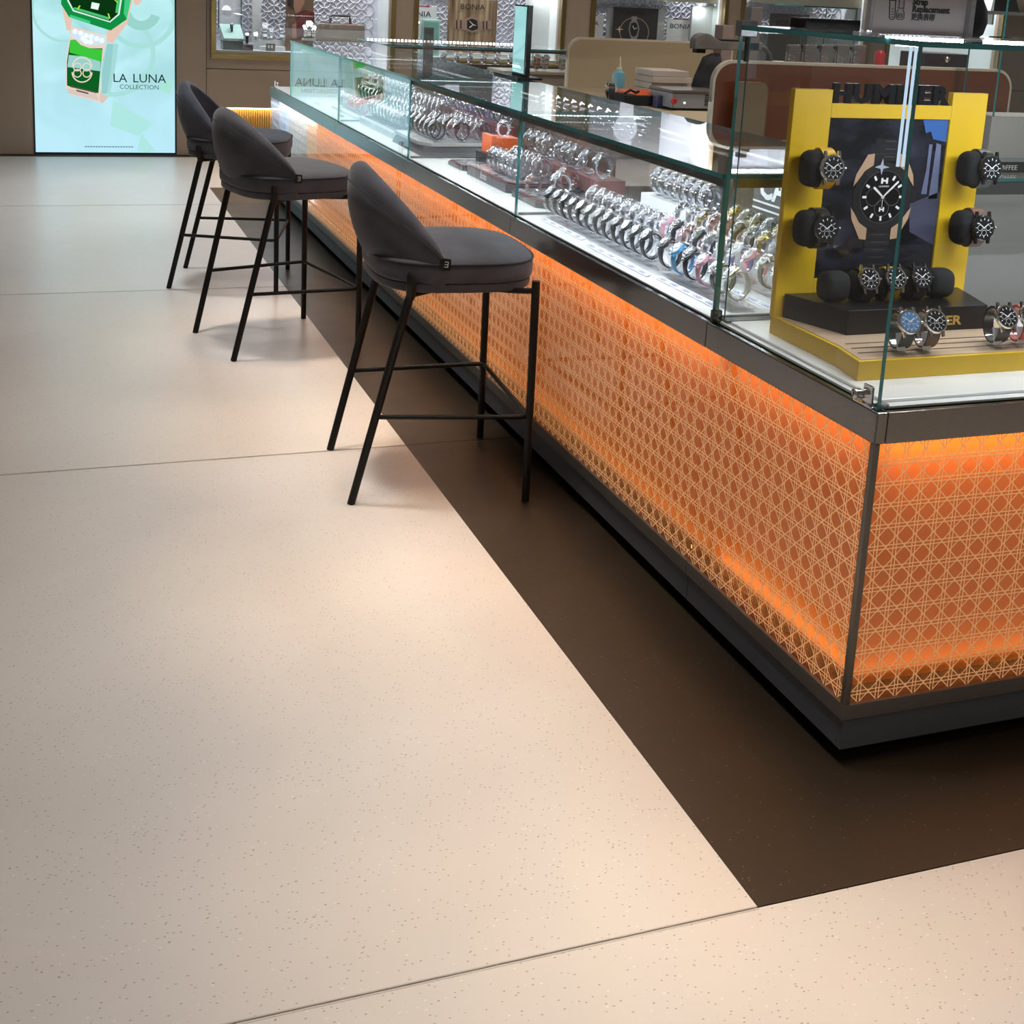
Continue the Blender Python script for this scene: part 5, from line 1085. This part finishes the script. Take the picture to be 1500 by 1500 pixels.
# tall upper posters whose reflections show in the counter top
for wi, (xa, xb, xc, zc_, mm) in enumerate(((1.50, 2.20, 1.85, 1.75, MATS['dark_sky_print']), (2.95, 3.78, 3.44, 1.79, mat('slate_print', (.055, .055, .06), .4)), (4.50, 5.25, 4.95, 1.86, mat('lilac_print', (.60, .58, .70), .4)))):
    t = thing('upper_poster', f'{("dark", "slate", "lilac")[wi]} watch poster hung high in the {("second", "third", "fourth")[wi]} wall window', 'poster', ((xa+xb)/2, YW+.36, 1.5)); part('print', MB().box((xa, YW+.36, 1.36), (xb, YW+.372, 2.13)), mm, t)
    d_ = lambda r: [(xc+r*math.cos(2*PI*k/24), zc_+r*math.sin(2*PI*k/24)) for k in range(24)]
    flat(t, 'case_print', [d_(.115)], mat('pale_steel_print', (.36, .36, .40), .4), YW+.36, 1); flat(t, 'dial_print', [d_(.09)], mat('grey_blue_print', (.26, .27, .31), .4), YW+.36, 2); flat(t, 'band_print', [[(xc-.06, zc_-.30), (xc+.06, zc_-.30), (xc+.07, zc_-.11), (xc-.07, zc_-.11)], [(xc-.07, zc_+.11), (xc+.07, zc_+.11), (xc+.06, zc_+.25), (xc-.06, zc_+.25)]], MATS['pale_steel_print'], YW+.36, 0)
# portrait poster in window 1
y4 = YW+.22
pC = poster(418, 461, -70, 57, y4, 'portrait poster of a person in maroon clothes, first wall window', mat('portrait_brown', (.20, .12, .08), .4))
flat(pC, 'hair_print', [pt(y4, (421, -30), (436, -34), (438, 2), (430, 14), (421, 8))], mat('hair_print', (.03, .018, .014), .4), y4, 1); flat(pC, 'skin_print', [pt(y4, (431, -26), (444, -22), (446, 4), (440, 16), (434, 22), (430, 10)), pt(y4, (428, 36), (434, 34), (435, 56), (428, 56))], mat('skin_print', (.45, .22, .15), .4), y4, 2); flat(pC, 'garment_print', [pt(y4, (432, 20), (446, 14), (460.5, 18), (460.5, 56), (435, 56))], mat('garment_print', (.17, .02, .022), .4), y4, 3)
# green watch box, lid up
gx = PY(339, 74, YW+.20); gb = thing('watch_box', 'open pale green watch box holding a dark watch, first wall window', 'box', (gx.x, YW+.20, FZ)); gl_ = mat('mint_satin', (.38, .60, .55), .4)
hw = .075
part('box_base', MB().box((gx.x-hw*.95, YW+.13, FZ), (gx.x+hw*1.05, YW+.28, FZ+.065)), mat('dark_green', (.02, .05, .03), .4), gb, bevel=.003)
part('cushion_tray', MB().hexa([(gx.x-hw*.9, YW+.125, FZ+.067), (gx.x+hw*1.15, YW+.125, FZ+.067), (gx.x+hw*1.0, YW+.27, FZ+.17), (gx.x-hw*1.15, YW+.27, FZ+.17), (gx.x-hw*.9, YW+.120, FZ+.085), (gx.x+hw*1.15, YW+.120, FZ+.085), (gx.x+hw*1.0, YW+.265, FZ+.188), (gx.x-hw*1.15, YW+.265, FZ+.188)]), gl_, gb, bevel=.004)
part('lid', MB().box((gx.x-hw*1.12, YW+.275, FZ+.17), (gx.x+hw*1.05, YW+.285, FZ+.42)), BACKD, gb); part('lid_frame', MB().box((gx.x-hw*1.2, YW+.268, FZ+.15), (gx.x-hw*1.12, YW+.288, FZ+.45)).box((gx.x+hw*1.05, YW+.268, FZ+.15), (gx.x+hw*1.13, YW+.288, FZ+.45)), mat('lid_green', (.03, .08, .06), .3), gb)
o = PY(332, 15, YW+.27); part('logo_plate', MB().prism([(o.x+.034*math.cos(math.radians(t)), o.z+.036*math.sin(math.radians(t))) for t in range(0, 181, 15)], -.002, .002, frameM((0, YW+.272, 0), (1, 0, 0), (0, 0, 1))), emis('plate_glow', (1, 1, 1), 1.0, False), gb)
o = PY(341, 56, YW+.14); part('name_tag', MB().box((o.x-.045, YW+.118, FZ+.070), (o.x+.045, YW+.1185, FZ+.083)), CARD, gb)
watch((gx.x, YW+.20, FZ+.125), 'dark round watch lying in the open green box, first window', 'watches in the wall windows', strap='black', dial='white', ang=120, rz=PI/2, stand=False, film=False, scale=.9)
BLOCK = glassy('smoked_block', (.35, .27, .25), .10, .05, diffuse=.4, dcol=(.10, .06, .055))
def block(u0, u1, v0, v1, y, label, m, z0=None):
    p, q = PY(u0, v1, y), PY(u1, v0, y); zb = FZ if z0 is None else z0; zt = max(q.z, zb+.01); solo('display_block', MB().box((p.x, y, zb), (q.x, y+.06, zt)), m, label, 'block', 'blocks in the wall windows', bevel=.002, loc=((p.x+q.x)/2, y+.03, zb)); return (p.x+q.x)/2, y+.03, zt
WW = 'watches in the wall windows'
def ww(c, lb, st='silver', dl='white', sc_=1.0): watch(c, lb, WW, strap=st, dial=dl, rz=PI/2-.1, film=False, scale=sc_)
ww(block(354, 371, 66, 77, YW+.10, 'smoked glass block under a dark watch, first window', BLOCK), 'dark strapped watch on the smoked block, first window', 'black', 'white', 1.1)
ww(block(372, 378, 64, 77, YW+.11, 'narrow clear block right of the smoked block, first window', ACRYL), 'white watch on the narrow clear block, first window', 'white', 'white', 1.0)
block(382, 418, 69, 78, YW+.14, 'low white step at the front of first wall window', WPANEL); c = block(380, 430, 60, 70, YW+.26, 'taller white step at the back of first wall window', WPANEL)
ww((PY(388, 55, YW+.29).x, YW+.29, c[2]), 'tall silver watch at left on the white step, first window', 'silver', 'white', 1.6); ww((PY(397, 58, YW+.28).x, YW+.28, c[2]), 'small silver watch in the middle of the white step', 'silver', 'white', 1.1); ww((PY(412, 58, YW+.29).x, YW+.29, c[2]), 'silver watch at right on the white step, first window', 'silver', 'black', 1.5)
o = PY(396, 70, YW+.13); ps = thing('price_sign', 'small grey price sign on the white step, first window', 'sign', (o.x, YW+.13, FZ)); part('plate', MB().box((o.x-.033, YW+.13, FZ+.012), (o.x+.036, YW+.134, FZ+.056)).box((o.x-.033, YW+.13, FZ), (o.x+.036, YW+.15, FZ+.012)), mat('sign_mid', (.16, .15, .15), .4), ps)
part('mark', MB().box((o.x-.02, YW+.129, FZ+.022), (o.x-.004, YW+.13, FZ+.046)).box((o.x+.004, YW+.129, FZ+.022), (o.x+.02, YW+.13, FZ+.046)), WPRINT, ps)
c = block(444, 463, 57, 66, YW+.12, 'pale block under three watches, first window', WPANEL)
for k, (dx, sc_) in enumerate(((-.03, 1.2), (.0, 1.6), (.032, 1.2))): ww((c[0]+dx, c[1]+.01*(k % 2), c[2]), f'{("left", "middle", "right")[k]} one of three silver watches beside the beige bag', 'silver', 'white', sc_)
p, q = PY(465, 66, YW+.17), PY(535, 37, YW+.17); bg = thing('handbag', 'boxy beige handbag with dark handle in the first wall window', 'bag', ((p.x+q.x)/2, YW+.2, FZ))
Mb = frameM((0, YW+.17, 0), (1, 0, 0), (0, 0, 1)); part('bag_body', MB().prism(rounded(p.x, FZ, q.x, q.z, .02, 5), -.10, 0, Mb), mat('beige_leather', (.33, .27, .22), .5), bg, bevel=.004)
h0, h1, ht = PY(484, 36, YW+.2), PY(514, 36, YW+.2), PY(500, 23, YW+.2).z; part('handle', MB().tube([(h0.x, YW+.22, h0.z-.005), (h0.x+.004, YW+.22, ht-.008), (h0.x+.015, YW+.22, ht), (h1.x-.015, YW+.22, ht), (h1.x-.004, YW+.22, ht-.008), (h1.x, YW+.22, h1.z-.005)], .011, 8), mat('slate_leather', (.07, .075, .08), .5), bg, smooth=60); part('red_trim', MB().box((p.x+.06, YW+.19, q.z-.002), (q.x-.06, YW+.25, q.z+.003)), MATS['red_print'], bg)
# green box, watches of windows 2 and 3
p, q = PY(617, 62, YW+.2), PY(645, 29, YW+.2); g2 = thing('watch_box', 'mint green watch box lid raised in the second wall window', 'box', ((p.x+q.x)/2, YW+.2, FZ)); part('lid', MB().hexa([(p.x-.01, YW+.18, FZ), (q.x, YW+.18, FZ), (q.x, YW+.21, FZ), (p.x-.01, YW+.21, FZ), (p.x+.005, YW+.20, q.z), (q.x, YW+.20, q.z), (q.x, YW+.225, q.z), (p.x+.005, YW+.225, q.z)]), gl_, g2, bevel=.006); part('lid_inset', MB().hexa([(p.x+.008, YW+.178, FZ+.02), (q.x-.015, YW+.178, FZ+.02), (q.x-.015, YW+.181, FZ+.02), (p.x+.008, YW+.181, FZ+.02), (p.x+.018, YW+.196, q.z-.018), (q.x-.014, YW+.196, q.z-.018), (q.x-.014, YW+.199, q.z-.018), (p.x+.018, YW+.199, q.z-.018)]), mat('mint_dark', (.20, .42, .36), .5), g2)
c = block(601, 616, 56, 66, YW+.13, 'white block left of the mint box, second window', WPANEL); ww((c[0], c[1], c[2]), 'silver watch on the white block left of the mint box', 'silver', 'white', 1.7)
for k, (u, st, dl) in enumerate(((657, 'white', 'white'), (663, 'white', 'white'), (684, 'silver', 'black'), (692, 'white', 'white'), (708, 'black', 'white'), (715, 'red', 'white'), (726, 'brown', 'white'), (732, 'red', 'white'), (749, 'white', 'white'), (787, 'white', 'white'))):
    p = PY(u, 58, YW+.14); ww((p.x, YW+.14, FZ+.035), f'{st} watch, {ORD[k]} from the left along the second window floor', st, dl, 1.0)
p, q = PY(650, 64, YW+.14), PY(795, 64, YW+.14); solo('display_block', MB().box((p.x, YW+.11, FZ), (q.x, YW+.17, FZ+.035)), WPANEL, 'long white step along the second wall window', 'block', 'blocks in the wall windows', bevel=.001, loc=((p.x+q.x)/2, YW+.14, FZ))
for k, (u, st, dl) in enumerate(((953, 'white', 'white'), (957, 'white', 'white'), (963, 'brown', 'brown'), (968, 'brown', 'brown'))):
    p = PY(u, 60, YW+.15); ww((p.x, YW+.15, FZ+.03), f'{st} watch, {ORD[k]} from the left under the ring poster', st, dl, 1.0)
p, q = PY(948, 64, YW+.15), PY(973, 64, YW+.15); solo('display_block', MB().box((p.x, YW+.12, FZ), (q.x, YW+.18, FZ+.03)), WPANEL, 'short white step under the ring poster, third window', 'block', 'blocks in the wall windows', loc=((p.x+q.x)/2, YW+.15, FZ))
# glass case standing before the fourth window, white shelf display at the far right
p, q = PY(1175, 40, 6.4), PY(1257, 12, 6.4); fg = thing('glass_cabinet', 'glass cabinet with teal top edge before the fourth wall window', 'display case', ((p.x+q.x)/2, 6.5, 0)); part('plinth', MB().box((p.x, 6.4, 0), (q.x, 6.8, .92)), TAUPE, fg); part('top_pane', MB().pane((p.x, 6.4, q.z-.01), (q.x, 6.8, q.z), 2), [GLASS, EDGE], fg); part('front_pane', MB().pane((p.x, 6.4, .92), (q.x, 6.407, q.z-.01), 1), [GLASS, EDGE], fg); part('end_pane', MB().pane((q.x-.008, 6.41, .92), (q.x, 6.8, q.z-.01), 0), [GLASS, EDGE], fg)
p, q = PY(1436, 24, 7.9), PY(1530, 20, 7.9); ws_ = thing('white_shelf', 'white wall shelf with black name boards at the far right', 'shelf', ((p.x+q.x)/2, 7.9, 1.0)); part('shelf_board', MB().box((p.x-.1, 7.75, q.z-.03), (q.x+.3, 8.05, q.z)), WPANEL, ws_); part('bracket', MB().box((p.x+.05, 7.8, q.z-.12), (p.x+.07, 8.06, q.z-.03)), WPANEL, ws_)
a_, b_ = PY(1455, 20, 7.8), PY(1478, 14, 7.8); nb = thing('name_board', 'black sloping board with white letters on the white wall shelf', 'sign', ((a_.x+b_.x)/2, 7.85, q.z)); part('board', MB().hexa([(a_.x, 7.80, q.z), (b_.x+.12, 7.80, q.z), (b_.x+.12, 7.84, q.z), (a_.x, 7.84, q.z), (a_.x+.05, 7.86, q.z+.11), (b_.x+.12, 7.86, q.z+.11), (b_.x+.12, 7.88, q.z+.11), (a_.x+.05, 7.88, q.z+.11)]), mat('label_black', (.03, .03, .03), .4), nb)
for k, ch in enumerate('WS'): part('lettering', text_mb(ch, .09, (b_.x-.06+.09*k, 7.808, q.z+.012), (1, 0, 0), (0, .5, .9), .0006, 'LEFT', 1.1, .35), WPRINT, nb)
for o in bpy.data.objects:
    lb = o.get('label')
    if lb and not o.parent and len(lb.split()) > 16: print('LONG', len(lb.split()), lb)
